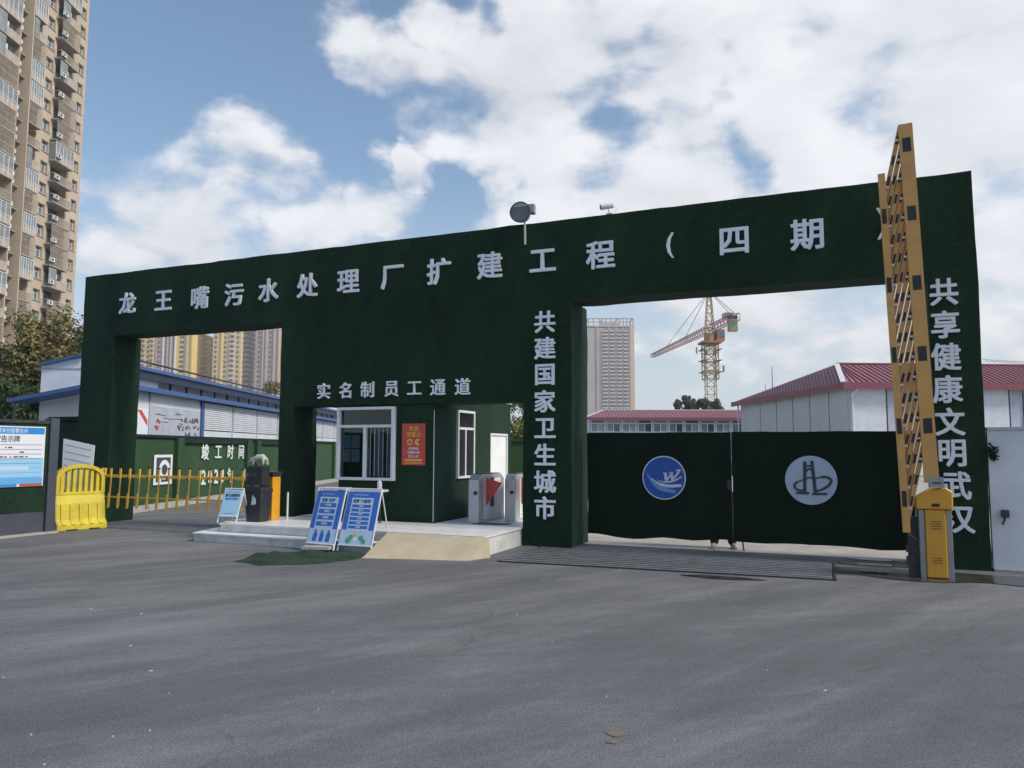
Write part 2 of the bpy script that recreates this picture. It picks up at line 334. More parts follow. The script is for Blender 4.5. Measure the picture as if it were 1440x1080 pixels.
def link(name, me, parent=None, loc=None, rot=None, label=None, cat=None, group=None, kind=None):
    o = bpy.data.objects.new(name, me); C.objects.link(o)
    if parent: o.parent = parent
    if loc is not None: o.location = loc
    if rot is not None: o.rotation_euler = rot
    for k, v in (('label', label), ('category', cat), ('group', group), ('kind', kind)):
        if v: o[k] = v
    return o
def thing(name, label, cat, loc=(0, 0, 0), rz=0, group=None): return link(name, None, None, loc, (0, 0, rz), label, cat, group)
TH = R(22.5392); OX, OY = .9904, 12.4919
def GW(s, t, z=0): return (OX + s * math.cos(TH) + t * math.sin(TH), OY - s * math.sin(TH) + t * math.cos(TH), z)
def gthing(name, label, cat, s=0, t=0, z=0, rz=0, group=None): return thing(name, label, cat, GW(s, t, z), -TH + rz, group)
def copy_tree(o, parent=None):
    c = o.copy(); C.objects.link(c)
    if parent: c.parent = parent
    for ch in list(o.children): copy_tree(ch, c)
    return c
_tc = {}
def text_geo(body, size, bold, depth, align='CENTER'):
    k = (body, size, bold, depth, align)
    if k in _tc: return _tc[k]
    if bold > 0:      # heavier strokes: the same outline set again a hair to each side, every copy a hair in front of the last
        vs0, fs0 = text_geo(body, size, 0, depth, align); vs, fs = [], []
        for i, (dx, dz) in enumerate(((0, 0), (1, .55), (-1, .55), (1, -.55), (-1, -.55), (0, .8), (0, -.8))):
            k0 = len(vs); vs += [(a + dx * bold * size, b_ + dz * bold * size, c + i * .0003) for a, b_, c in vs0]; fs += [tuple(k0 + j for j in f) for f in fs0]
        _tc[k] = (vs, fs); return _tc[k]
    cu = bpy.data.curves.new('lettering_curve', 'FONT'); cu.body = body; cu.size = size; cu.align_x = align; cu.align_y = 'CENTER'
    cu.offset = bold * size; cu.extrude = depth / 2; cu.resolution_u = 2
    o = bpy.data.objects.new('lettering_curve', cu); C.objects.link(o); dg = bpy.context.evaluated_depsgraph_get(); dg.update()
    me = bpy.data.meshes.new_from_object(o.evaluated_get(dg)); vs = [tuple(v.co) for v in me.vertices]; fs = [tuple(p.vertices) for p in me.polygons]
    bpy.data.objects.remove(o); bpy.data.curves.remove(cu); bpy.data.meshes.remove(me)
    if vs and align == 'CENTER':
        xs = [v[0] for v in vs]; ys = [v[1] for v in vs]; cx, cy = (min(xs) + max(xs)) / 2, (min(ys) + max(ys)) / 2
        vs = [(a - cx, b - cy, c) for a, b, c in vs]
    _tc[k] = (vs, fs); return _tc[k]
def bevel(o, w=.01, seg=2):
    m = o.modifiers.new('bevel', 'BEVEL'); m.width = w; m.segments = seg; m.limit_method = 'ANGLE'; return o

def turf_box(name, x0, x1, y0, y1, z0, z1, parent, m=None, amp=.016, step=.22, skip=()):
    """a turf clad block: a finely divided box whose skin bulges unevenly like stapled artificial grass"""
    me = bpy.data.meshes.new(name); bm = bmesh.new()
    def cuts(a, b): n = max(1, round((b - a) / step)); return [a + (b - a) * i / n for i in range(n + 1)]
    X, Y, Z = cuts(x0, x1), cuts(y0, y1), cuts(z0, z1); cache = {}
    def V(x, y, z):
        k = (round(x, 4), round(y, 4), round(z, 4))
        if k not in cache:
            p = Vector((x, y, z)); q = noise.noise_vector(p * 1.3) * amp + noise.noise_vector(p * 5) * amp * .4
            cache[k] = bm.verts.new(p + q)
        return cache[k]
    def face(A, B, f):
        for i in range(len(A) - 1):
            for j in range(len(B) - 1): bm.faces.new([V(*f(A[i], B[j])), V(*f(A[i + 1], B[j])), V(*f(A[i + 1], B[j + 1])), V(*f(A[i], B[j + 1]))])
    face(X, Z, lambda a, b: (a, y0, b)); face(X, Z, lambda a, b: (a, y1, b))
    face(Y, Z, lambda a, b: (x0, a, b)); face(Y, Z, lambda a, b: (x1, a, b))
    face(X, Y, lambda a, b: (a, b, z0)); face(X, Y, lambda a, b: (a, b, z1))
    bmesh.ops.recalc_face_normals(bm, faces=bm.faces); bm.to_mesh(me); bm.free(); me.materials.append(m or TURF)
    me.polygons.foreach_set('use_smooth', [False] * len(me.polygons))
    return link(name, me, parent)

# ------------------------------------------------------------------ ground
g = MB(ASPHALT); g.add([(-4000, -200, 0), (4000, -200, 0), (4000, 7000, 0), (-4000, 7000, 0)], [(0, 1, 2, 3)]); g.build('asphalt_ground', kind='structure')
yard = MB(CONC)
def quadsheet(mb, pts, z, m=None): mb.add([(*p[:2], z) for p in pts], [tuple(range(len(pts)))], m)
quadsheet(yard, [GW(-.9, .62), GW(5.3, .62), GW(5.9, .25), GW(40, .25), GW(40, 70), GW(-40, 70), GW(-10, 9), GW(-.9, 3.7)], .004)
yard.build('concrete_yard', kind='structure')
def blotch(name, cx, cy, rx, ry, z, m, n=36, rz=0, seed=0, kind='structure', label=None):
    mb = MB(m); pts = []
    for i in range(n):
        a = 2 * math.pi * i / n; k = 1 + .38 * noise.noise(Vector((math.cos(a) * 1.7 + seed, math.sin(a) * 1.7, seed))) + .16 * noise.noise(Vector((math.cos(a) * 6, math.sin(a) * 6, seed)))
        x, y = rx * k * math.cos(a), ry * k * math.sin(a); pts.append((cx + x * math.cos(rz) - y * math.sin(rz), cy + x * math.sin(rz) + y * math.cos(rz)))
    quadsheet(mb, pts, z); return mb.build(name, kind=kind)
blotch('wet_ground', *GW(4.75, -.75)[:2], 1.05, .5, .008, WET, rz=-TH, seed=3)
blotch('wet_ground', *GW(6.0, -.8)[:2], 1.2, .42, .0085, WET, rz=-TH, seed=8)
blotch('wet_ground', *GW(2.6, -2.0)[:2], .5, .1, .008, WET, rz=-TH, seed=5)
blotch('puddle', *GW(4.45, -.05)[:2], .55, .12, .012, WATER, rz=-TH, seed=2)
blotch('puddle', *GW(4.4, -.85)[:2], .2, .06, .012, WATER, rz=-TH, seed=6)
blotch('puddle', *GW(4.55, .5)[:2], .4, .1, .009, WATER, rz=-TH, seed=9)
blotch('ochre_stain', .59, 4.44, .05, .07, .004, OCHRE, seed=1)
blotch('ochre_stain', .56, 4.3, .04, .03, .004, OCHRE, seed=4)
gm = MB(KERB); rnd = random.Random(21)
for i in range(260):
    x = rnd.uniform(-9, 9); y = rnd.uniform(2.6, 11.5); k = rnd.uniform(.003, .009); a = rnd.uniform(0, 3)
    if rnd.random() < .5: y = rnd.uniform(8.6, 11.2) - .41 * (x - 1)
    gm.tube((x, y, 0), (x, y, k * 1.1), k, k * .5, 5, KERB if rnd.random() < .6 else CONC)
gm.build('grit', kind='stuff')
lt = MB(PAPER)
for x, y, a in ((-4.2, 7.7, .3), (-3.6, 7.5, 1), (-3.1, 6.3, .2), (-2.6, 5.6, .8), (2.1, 5.2, .4), (-6.1, 8.6, 1.3)):
    lt.box(-.012, .014, -.004, .005, .001, .004, None, Matrix.Translation((x, y, 0)) @ Matrix.Rotation(a, 4, 'Z'))
lt.build('paper_scraps', kind='stuff')
# kerb at the foot of the turf wall
kb = MB(KERB)
for i in range(36):
    y = 17.6 + i * 1.0; x = -9.75 + (y - 17.6) * .04
    kb.box(-.12, .12, 0, .985, 0, .14, None, Matrix.Translation((x + .22, y, 0)) @ Matrix.Rotation(-.04, 4, 'Z'))
kb.build('kerb', kind='structure')

# ------------------------------------------------------------------ entrance gate
gate = gthing('entrance_gate', 'long dark green turf clad entrance gateway with pale Chinese slogans across its beam and pillars', 'gateway')
ZB = 4.1; ZT = 5.5; ZL = 2.42
turf_box('beam', -11.63, 5.88, 0, .62, ZB, ZT, gate)
turf_box('pillar', -11.63, -10.63, 0, .72, 0, ZB, gate)
turf_box('pillar', -.87, 0, 0, .9, 0, ZB, gate)
turf_box('pillar', 5.27, 5.88, 0, .8, 0, ZB, gate)
turf_box('wall_panel', -6.02, -.87, 0, .6, ZL, ZB, gate)
turf_box('pillar', -6.02, -5.66, 0, .72, .3, ZL, gate)
def glyph(ch, s, z, size, bold, m=LETTER, sx=1, parent=gate, y=-.032):
    mb = MB(m); mb.text(ch, 0, 0, size, 0, m, bold, .036, sx); mb.build('lettering', parent, loc=(s, y, z))
for ch, s, z in zip('龙王嘴污水处理厂扩建工程', [-10.23, -9.17, -8.14, -7.23, -6.35, -5.4, -4.45, -3.48, -2.5, -1.49, -.5, .52], [4.79, 4.77, 4.75, 4.75, 4.77, 4.79, 4.79, 4.79, 4.81, 4.83, 4.82, 4.82]):
    glyph(ch, s, z, .5, .022)
glyph('(', 1.67, 4.86, .44, .008); glyph('四', 2.66, 4.83, .5, .022); glyph('期', 3.71, 4.82, .5, .022); glyph(')', 4.72, 4.87, .5, .008)
for ch, z in zip('共建国家卫生城市', [3.76, 3.31, 2.86, 2.41, 1.96, 1.52, 1.07, .64]): glyph(ch, -.46, z, .39, .022)
for ch, z, s in zip('共享健康文明武汉', [3.81, 3.35, 2.9, 2.45, 2.0, 1.57, 1.13, .68], [5.46, 5.46, 5.45, 5.45, 5.46, 5.47, 5.5, 5.52]): glyph(ch, s, z, .4, .024, sx=.92)
for ch, s in zip('实名制员工通道', [-4.95, -4.46, -3.97, -3.45, -2.97, -2.49, -2.0]): glyph(ch, s, 2.705, .315, .013, LETTER)
# loose turf flap on the right edge
fl = MB(TURF)
for i in range(130):
    a = random.uniform(0, 6.28); r = random.uniform(0, .07); p = Vector((5.9 + abs(math.cos(a)) * r, -.02 + random.uniform(-.03, .1), 1.6 + math.sin(a) * r * 1.6))
    fl.bar(p, p + Vector((random.uniform(0, .08), random.uniform(-.04, .04), random.uniform(-.07, .02))), .014)
fl.build('torn_turf', gate, kind='stuff')

# ------------------------------------------------------------------ swing gate leaves with emblems
def leaf(s0, s1, label):
    t = gthing('gate_leaf', label, 'gate', s0, .5, 0)
    w = s1 - s0
    me_o = turf_box('turf_panel', 0, w, 0, .06, .2, 1.89, t, TURF_DOOR, amp=.014, step=.16)
    # the turf skirt hangs unevenly
    for v in me_o.data.vertices:
        if v.co.z < .24: v.co.z += noise.noise(Vector((v.co.x * 1.4 + s0 * 3, 0, 0))) * .06 - .03
    fr = MB(DARKST); fr.box(0, w, .075, .115, 1.78, 1.83).box(0, w, .075, .115, .28, .33)
    for x in (0, w / 2, w - .04): fr.box(x, x + .04, .075, .115, .331, 1.779)
    fr.build('frame', t)
    return t
l1 = leaf(.12, 2.475, 'left leaf of the turf gate, bearing the blue round emblem with a white W')
l2 = leaf(2.5, 5.05, 'right leaf of the turf gate, bearing the pale round emblem with a bridge mark')
for lf_, x in ((l1, .03), (l2, 2.5)):
    for z in (.45, 1.05, 1.65): MB(DARKST).tube((x, .09, z), (x, .09, z + .14), .03, n=10).build('hinge', lf_)
h = MB(BLKP); h.box(2.3, 2.36, -.06, -.03, .98, 1.12).build('bolt', l1)
def sc_(pts, c, r, R_): return [((x - c[0]) / r * R_, -(y - c[1]) / r * R_) for x, y in pts]
def smooth(pts, n=6):
    out = []
    for i in range(len(pts) - 1):
        p0 = pts[max(0, i - 1)]; p1 = pts[i]; p2 = pts[i + 1]; p3 = pts[min(len(pts) - 1, i + 2)]
        for k in range(n):
            t = k / n; out.append(tuple(.5 * (2 * p1[j] + (p2[j] - p0[j]) * t + (2 * p0[j] - 5 * p1[j] + 4 * p2[j] - p3[j]) * t * t + (3 * p1[j] - p0[j] - 3 * p2[j] + p3[j]) * t ** 3) for j in (0, 1)))
    return out + [pts[-1]]
def taper(n, a, b, c): return [max(.004, (a + (b - a) * i / (n / 2)) if i < n / 2 else (b + (c - b) * (i - n / 2) / (n / 2))) for i in range(n)]
e1 = MB(EMBW); e1.disc((0, 0), .355, -.012, 0, m=EMBW).disc((0, 0), .335, -.016, -.0121, m=EMBL)
cc = (307, 305)
for pts, a, b, c, m in (([(205, 278), (250, 340), (300, 370), (372, 385)], .005, .075, .05, EMBL2), ([(232, 308), (275, 338), (330, 352), (407, 348)], .005, .05, .045, EMBW), ([(268, 318), (310, 330), (365, 322), (412, 296)], .004, .028, .012, EMBW)):
    q = smooth(sc_(pts, cc, 127, .355)); e1.ribbon(q, taper(len(q), a, b, c), -.021, -.017, m)
for pts, w in (([(303, 278), (327, 280)], .02), ([(316, 280), (322, 326)], .044), ([(318, 327), (358, 272)], .03), ([(340, 276), (362, 274)], .02), ([(352, 276), (358, 322)], .044), ([(354, 324), (404, 256)], .03), ([(378, 262), (404, 258)], .02)):
    e1.ribbon(sc_(pts, cc, 127, .355), w, -.026, -.022, EMBW)
e1.build('emblem', l1, loc=(1.42 - .12, -.02, 1.15))
e2 = MB(EMBG); e2.disc((0, 0), .37, -.012, 0, m=EMBG); cc = (1188, 323); rr = 145
def st(pts, w, k=0, sm=False):
    q = sc_(pts, cc, rr, .37); q = smooth(q) if sm else q; e2.ribbon(q, w, -.017 - k * .001, -.0125, EMBD)
st([(1157, 212), (1152, 395)], .05); st([(1196, 208), (1211, 395)], .05, 1); st([(1157, 240), (1196, 238)], .03, 2)
st([(1163, 275), (1168, 262), (1178, 257), (1190, 260), (1197, 272)], .03, 3, True); st([(1160, 322), (1170, 310), (1182, 307), (1196, 312), (1203, 322)], .022, 4, True)
st([(1103, 399), (1176, 400)], .036, 5); st([(1193, 403), (1275, 402)], .036, 6)
st([(1146, 320), (1108, 338), (1095, 358), (1112, 380), (1150, 386)], [.02] * 6 + [.035] * 12 + [.03] * 7, 7, True)
st([(1213, 312), (1262, 302), (1297, 316), (1290, 345), (1255, 372), (1215, 388)], [.02] * 5 + [.04] * 20 + [.03] * 6, 8, True)
e2.build('emblem', l2, loc=(3.65 - 2.5, -.02, 1.15))

# ------------------------------------------------------------------ guard booth between the openings
b = gthing('guard_booth', 'dark green turf covered guard booth with white sliding windows under the staff passage sign', 'guard booth', 0, 0, .3)
S0, S1, T0, T1, HB = -4.62, -2.6, .04, 3.6, 2.4
def tb(name, x0, x1, y0, y1, z0, z1, m=TURF): return turf_box(name, x0, x1, y0, y1, z0 - .3, z1 - .3, b, m, amp=.008, step=.3)
BW0, BW1, BZ0, BZ1 = -4.56, -3.42, 1.06, 2.34       # front window opening
tb('wall', S0, BW0, T0, T0 + .1, .3, ZL - .01); tb('wall', BW1, S1, T0, T0 + .1, .3, ZL - .01); tb('wall', BW0, BW1, T0, T0 + .1, .3, BZ0); tb('wall', BW0, BW1, T0, T0 + .1, BZ1, ZL - .01)
tb('wall', S1 - .1, S1, T0 + .1, .93, .3, 2.6); tb('wall', S1 - .1, S1, .93, 1.65, .3, 1.06); tb('wall', S1 - .1, S1, .93, 1.65, 2.34, 2.6); tb('wall', S1 - .1, S1, 1.65, 2.5, .3, 2.6)
tb('wall', S1 - .1, S1, 2.5, 3.42, 1.94, 2.6); tb('wall', S1 - .1, S1, 3.42, T1, .0, 2.6); tb('wall', S0, S0 + .1, T0 + .1, T1, .0, 2.6); tb('wall', S0 + .1, S1 - .1, T1 - .1, T1, 0, 2.6)
rf = MB(PREFG); rf.box(S0 - .02, S1 + .02, .62, T1 + .05, 2.6 - .3, 2.66 - .3).build('roof', b)
inn = MB(PREFG); inn.box(S0 + .101, S1 - .101, T0 + .101, T1 - .101, 0.0, .012).box(S0 + .101, S1 - .101, T1 - .13, T1 - .102, .02, 2.2); inn.build('interior', b)
def window(x0, x1, z0, z1, parent, transom, mull, axis='y', base=0, rail=.05, prot=.1):
    """white aluminium window: outer frame, transom light, two sliding sashes with glass"""
    f = MB(FRAMEW); r = rail
    def bx(a0, a1, b0, b1, c0, c1, m):
        if axis == 'y': f.box(a0, a1, base + b0, base + b1, c0, c1, m)
        else: f.box(base - b1, base - b0, a0, a1, c0, c1, m)
    bx(x0, x0 + r, -prot, .05, z0, z1, FRAMEW); bx(x1 - r, x1, -prot, .05, z0, z1, FRAMEW)
    bx(x0 + r, x1 - r, -prot, .05, z1 - r, z1, FRAMEW); bx(x0 + r, x1 - r, -prot, .05, z0, z0 + r, FRAMEW); bx(x0 + r, x1 - r, -prot + .01, .04, transom, transom + r, FRAMEW)
    bx(mull - r / 2, mull + r / 2, -prot + .01, .04, z0 + r, transom, FRAMEW)
    fo = f.build('window_frame', parent)
    for a0, a1, c0, c1 in ((x0 + r, x1 - r, transom + r, z1 - r), (x0 + r, mull - r / 2, z0 + r, transom), (mull + r / 2, x1 - r, z0 + r, transom)):
        f = MB(GLASSP); bx(a0 + .001, a1 - .001, -.02, -.012, c0 + .001, c1 - .001, GLASSP); f.build('pane', fo)
    return fo
GLASSP = bpy.data.materials.new('clear_pane'); GLASSP.use_nodes = True
_n = GLASSP.node_tree; _g = _n.nodes.new('ShaderNodeBsdfGlossy'); _g.inputs['Roughness'].default_value = .03; _t = _n.nodes.new('ShaderNodeBsdfTransparent'); _t.inputs[0].default_value = (.62, .68, .72, 1)
_f = _n.nodes.new('ShaderNodeFresnel'); _f.inputs[0].default_value = 1.5; _m = _n.nodes.new('ShaderNodeMixShader'); _n.links.new(_f.outputs[0], _m.inputs[0]); _n.links.new(_t.outputs[0], _m.inputs[1]); _n.links.new(_g.outputs[0], _m.inputs[2]); _n.links.new(_m.outputs[0], _n.nodes['Material Output'].inputs[0])
window(-4.62, -3.38, 1.03 - .3, 2.38 - .3, b, 2.0 - .3, -4.01, base=T0)
window(.92, 1.66, 1.05 - .3, 2.35 - .3, b, 1.98 - .3, 1.27, 'x', base=S1 + .01, rail=.045, prot=.04)
gr = MB(FRAMEW)
for i in range(5): gr.box(-3.9 + i * .09, -3.896 + i * .09, T0 - .05, T0 - .044, .8, 1.68)
gr.build('window_bars', b, kind='stuff')
nt_ = MB(PAPER)                                          # notices seen through the left sash
for x0, x1, z0, z1, m in ((-4.52, -4.34, 1.32, 1.56, PBLUE2), (-4.33, -4.16, 1.32, 1.56, PAPER), (-4.52, -4.36, 1.06, 1.3, PAPER), (-4.34, -4.16, 1.06, 1.3, PPALE)): nt_.box(x0, x1, T0 - .0105, T0 - .008, z0, z1, m)
nt_.build('notice', b)
dk = MB(DARKST); dk.box(S0 + .12, -3.5, .4, .95, .5, .54).box(S0 + .15, S0 + .2, .4, .95, .02, .5).box(-3.6, -3.55, .4, .95, .02, .5).box(-4.4, -4.0, .55, .6, .55, .85); dk.build('desk', b)
bw = MB(PREFAB); bw.box(-3.95, -3.75, T0 + .12, T0 + .14, .8, 1.62).box(-3.62, -3.54, T0 + .12, T0 + .14, .8, 1.62).build('curtain', b)
dr = MB(WHT); dr.box(S1 - .06, S1 - .02, 2.54, 3.38, -.28, 1.6, WHT); d_o = dr.build('door', b)
df = MB(FRAMEW); df.box(S1 - .1, S1 + .012, 2.5, 2.54, -.28, 1.64).box(S1 - .1, S1 + .012, 3.38, 3.42, -.28, 1.64).box(S1 - .1, S1 + .012, 2.54, 3.38, 1.6, 1.64); df.build('door_frame', b)
MB(STEEL).box(S1 - .02, S1 + .03, 2.6, 2.66, .72, .76).build('door_handle', d_o)
MB(FRAMEW).box(S1 + .002, S1 + .012, T0 - .012, T0 - .004, .02, 2.0).build('corner_trim', b)

# red temperature poster on the booth
po = gthing('poster', 'red temperature check poster with yellow heading beside the booth window', 'poster', -3.0, .02, 1.69)
pm = MB(REDP); pm.box(-.24, .24, -.008, 0, -.375, .375, REDP).build('sheet', po)
tx = MB(PYEL); tx.text('体温', 0, .285, .1, -.009, PYEL, .015).text('测量点', 0, .18, .1, -.009, PYEL, .015)
for x in (-.075, .085): tx.disc((x, .04), .06, -.011, -.009, 20, PYEL)
tx.disc((-.075, .04), .03, -.0125, -.0112, 12, REDP); tx.prism([(.085, .04), (.14, .075), (.14, .005)], 'y', -.0125, -.0112, PBLACK)
tx.text('未测体温', 0, -.075, .052, -.009, PWHITE, .01).text('未佩戴口罩', 0, -.145, .052, -.009, PWHITE, .01).text('禁止入内', 0, -.215, .052, -.009, PWHITE, .01)
tx.box(-.18, .18, -.011, -.009, -.3, -.265, PYEL).box(-.18, .18, -.011, -.009, -.345, -.325, PYEL).build('print', po)

# ------------------------------------------------------------------ platform, step, ramp
pl = gthing('entrance_platform', 'low white tiled two step platform in front of the guard booth', 'platform')
u = MB(TILE); u.prism([(-6.0, -1.52), (-.88, -1.52), (-.88, 4.2), (-2.55, 4.2), (-2.55, .0), (-6.3, .0), (-6.3, -.9)], 'z', .272, .3, TILE); u.build('platform_top', pl)
u = MB(TILEG); u.prism([(-5.98, -1.5), (-.9, -1.5), (-.9, 4.18), (-2.6, 4.18), (-2.6, -.02), (-6.28, -.02), (-6.28, -.9)], 'z', 0, .271, TILEG); u.build('riser', pl)
u = MB(TILE); u.prism([(-6.32, -1.8), (-2.2, -1.8), (-2.2, -1.523), (-6.02, -1.523), (-6.32, -.9), (-6.6, -.9)], 'z', .125, .15, TILE); u.build('step_tread', pl)
u = MB(TILEG); u.prism([(-6.3, -1.78), (-2.22, -1.78), (-2.22, -1.525), (-6.0, -1.525), (-6.3, -.92), (-6.58, -.92)], 'z', 0, .124, TILEG); u.build('step_riser', pl)
jt = MB(KERB)
for i in range(9):
    x = -5.9 + i * .6; jt.box(x, x + .006, -1.53, -.01, .3001, .3012)
for y in (-1.0, -.45): jt.box(-5.95, -.9, y, y + .006, .3002, .3014)
jt.build('tile_joints', pl, kind='stuff')
rp = MB(RAMPM)
v = [(-2.45, -2.33, .0), (-.95, -1.98, .0), (-.78, -1.53, .0), (-2.3, -1.53, .0), (-2.52, -1.53, .3), (-.8, -1.53, .3), (-2.47, -2.3, .02), (-.97, -1.96, .02)]
rp.add([(-2.5, -2.33, 0), (-.95, -1.95, 0), (-.78, -1.53, 0), (-2.56, -1.53, 0), (-2.56, -1.53, .292), (-.8, -1.53, .292), (-.95, -1.9, .03), (-2.5, -2.28, .015)],
       [(0, 1, 2, 3), (0, 7, 6, 1), (7, 4, 5, 6), (1, 6, 5, 2), (0, 3, 4, 7), (3, 2, 5, 4)])
r_ = rp.build('cement_ramp', label='small buff cement ramp leading up to the passage side of the white platform', cat='ramp', loc=GW(0, 0), rot=(0, 0, -TH))
mt = MB(BLKP)
mt.prism([(-1.88, .12), (-1.3, .2), (-1.25, .42), (-1.8, .38)], 'z', .3015, .312).build('door_mat', label='dark crumpled mat on the platform in front of the turnstiles', cat='mat', loc=GW(0, 0), rot=(0, 0, -TH))

# ------------------------------------------------------------------ turnstiles
def turnstile(s, t, label):
    q = gthing('turnstile', label, 'turnstile', s, t, .3, group='flap turnstiles in the passage')
    body = MB(STEEL); body.prism([(0, 0), (0, .86), (.1, .97), (1.0, .97), (1.15, .86), (1.15, 0)], 'x', -.1, .1); bevel(body.build('cabinet', q), .008)
    MB(WHT).box(.1, .108, .22, .95, .06, .88).build('side_panel', q)
    MB(WHT).box(-.108, -.1, .22, .95, .06, .88).build('side_panel', q)
    MB(DARKST).prism([(.12, .975), (.98, .975), (.98, .985), (.12, .985)], 'x', -.09, .09).build('top_panel', q)
    rd = MB(BLKP); rd.disc((.04, .6), .04, -.012, 0, 18); rd.build('card_reader', q)
    MB(REDP).prism([(.1, .9), (.42, .8), (.1, .32)], 'y', .3, .315).build('flap', q)
    MB(DARKST).box(.109, .125, .5, .62, .3, .9).build('flap_slot', q)
    sc = MB(DARKST)
    for y, z in ((.3, .82), (.88, .82), (.3, .12), (.88, .12)): sc.tube((.107, y, z), (.113, y, z), .012, n=8)
    sc.build('bolts', q, kind='stuff')
    q.scale = (1, 1, .88)
turnstile(-1.93, .3, 'left flap turnstile nearer the guard booth wall in the passage')
turnstile(-1.45, .82, 'right flap turnstile beside the central green pillar')

# ------------------------------------------------------------------ boundary walls of green turf
wl = thing('turf_wall', 'green turf covered boundary wall with the completion date in white characters', 'wall', (-9.75, 17.6, 0), -.04)
# local frame: x = outwards to the yard, y = along the wall
turf_box('wall_body', -.25, 0, 0, 42, 0, 1.9, wl, TURF_WALL, amp=.012, step=.5)
cp = MB(TURF_DOOR); cp.box(-.32, .07, 0, 42, 1.9, 1.97).build('coping', wl)
for k, y in enumerate((3.9, 9.0, 9.9, 15, 20.1, 25.2, 30.3)): turf_box('pier', 0, .12, y, y + .38, 0, 1.9, wl, TURF_WALL, amp=.008, step=.3)
for y0, y1 in ((4.3, 8.98), (10.3, 14.9)): MB(TURF_DOOR).box(.001, .09, y0, y1, 1.76, 1.895).build('ledge', wl)
def wtxt(ch, y, z, size, m=LETTERW, bold=.02):
    vs, fs = text_geo(ch, size, bold, .02); mb = MB(m); mb.add([(c, a, b_) for a, b_, c in vs], fs); mb.build('lettering', wl, loc=(.04, y, z))
for ch, y in zip('竣工时间', (5.8, 6.75, 7.7, 8.6)): wtxt(ch, y, 1.5, .52)
for ch, y in zip('2023年', (5.75, 6.2, 6.65, 7.1, 7.75)): wtxt(ch, y, .72, .5 if ch == '年' else .62)
for ch, y in zip('15日', (9.6 - .62, 9.6 - .3, 9.6 + .3)): wtxt(ch, y, .72, .5)
lg = MB(PWHITE); lg.box(.03, .045, 2.75, 3.75, .62, 1.43, PWHITE)
def lp(pts): return [(p[0], p[1]) for p in pts]
lg.box(.046, .05, 2.86, 3.64, .69, 1.36, PBLACK)
def ring(c, r0, r1, x0, x1, m, n=24):
    for i in range(n):
        a, b_ = 2 * math.pi * i / n, 2 * math.pi * (i + 1) / n
        lg.prism([(c[0] + r0 * math.cos(a), c[1] + r1 * math.sin(a)), (c[0] + r0 * math.cos(b_), c[1] + r1 * math.sin(b_)), (c[0] + r0 * .55 * math.cos(b_), c[1] + r1 * .55 * math.sin(b_)), (c[0] + r0 * .55 * math.cos(a), c[1] + r1 * .55 * math.sin(a))], 'x', x0, x1, m)
ring((3.3, 1.02), .3, .27, .051, .055, PWHITE)
lg.prism([(2.95, .7), (3.12, .7), (3.14, 1.05), (3.0, 1.05)], 'x', .056, .059, PWHITE)
lg.build('logo_panel', wl)

w2 = thing('turf_wall', 'bright green turf wall closing the yard behind the turnstile passage', 'wall', (-3.5, 24, 0), 0)
turf_box('wall_body', 0, 7, 0, .25, 0, 1.86, w2, TURF_WALL, amp=.012, step=.5); MB(TURF_WALL).box(-.05, 7.05, -.06, .31, 1.86, 1.94).build('coping', w2)

pr = gthing('turf_pier', 'dark green turf covered pier with flat cap joined to the far left of the gateway', 'pier')
turf_box('pier_body', -12.75, -11.66, .25, .85, 0, 2.22, pr); turf_box('cap', -12.85, -11.66, .18, .9, 2.23, 2.33, pr, TURF_DOOR)

# fence with the notice board, running towards the viewer on the left
fz = gthing('site_fence', 'dark green hoarding fence with slate posts at the left edge carrying the notice board', 'fence')
for i in range(4):
    y1 = -2.02 - i * 2.6; y0 = y1 - 2.42
    turf_box('turf_panel', -9.84, -9.78, y0, y1, .42, 2.06, fz, TURF, amp=.008, step=.3); MB(SLATEP).box(-9.83, -9.79, y0, y1, .04, .415).build('base_board', fz)
    MB(DARKST).box(-9.87, -9.75, y0, y1, 2.065, 2.12).build('top_rail', fz)
    bevel(MB(SLATEP).box(-9.9, -9.72, y1 + .002, y1 + .178, 0, 2.17).build('post', fz), .008)
MB(KERB).box(-9.95, -9.66, -12, -1.8, 0, .035).build('footing', fz)
nb = gthing('notice_board', 'white and blue workers rights notice board fixed to the left hoarding fence', 'notice board', -9.77, -2.1, 0, R(90))
# local x = along the fence towards the gate, -y = towards the road
bm_ = MB(PWHITE); bm_.box(-1.9, 0, -.02, 0, .9, 2.0, PWHITE).box(-1.88, -.02, -.0235, -.0205, 1.86, 1.98, SKYB).box(-1.88, -.02, -.0235, -.0205, .95, 1.42, PBLUE2).box(-1.88, -.5, -.0235, -.0205, .905, .945, SKYB).box(-.45, -.02, -.0235, -.0205, .905, .945, REDP)
bm_.box(-1.88, -.3, -.0258, -.0236, 1.2, 1.27, PPALE).box(-1.88, -.02, -.0262, -.0237, .95, 1.06, mat('board_azure', (.12, .38, .68), .5))
bm_.build('board', nb)
bt = MB(PBLACK); bt.text('农民工维权告示牌', -.95, 1.77, .13, -.021, PBLACK, .012, sx=.9)
bt.text('施工现场农民工工资支付监督公示', -.95, 1.92, .085, -.024, PWHITE, .01, sx=.95)
for i in range(8):
    z = 1.66 - i * .085; bt.box(-1.84, -.06, -.0245, -.0212, z, z + .006, PBLACK if i < 5 else SKYB)
random.seed(3)
for i in range(5):
    x = -1.8
    while x < -.25:
        w = random.uniform(.02, .1)
        if random.random() < .5: bt.box(x, x + w, -.0225, -.0211, 1.6 - i * .085, 1.625 - i * .085, PBLACK if random.random() < .8 else REDP)
        x += w + random.uniform(.01, .05)
bt.build('print', nb)
pn = gthing('leaning_panel', 'white printed panel propped behind the slate fence post', 'panel', -10.3, -.95, 0, R(18))
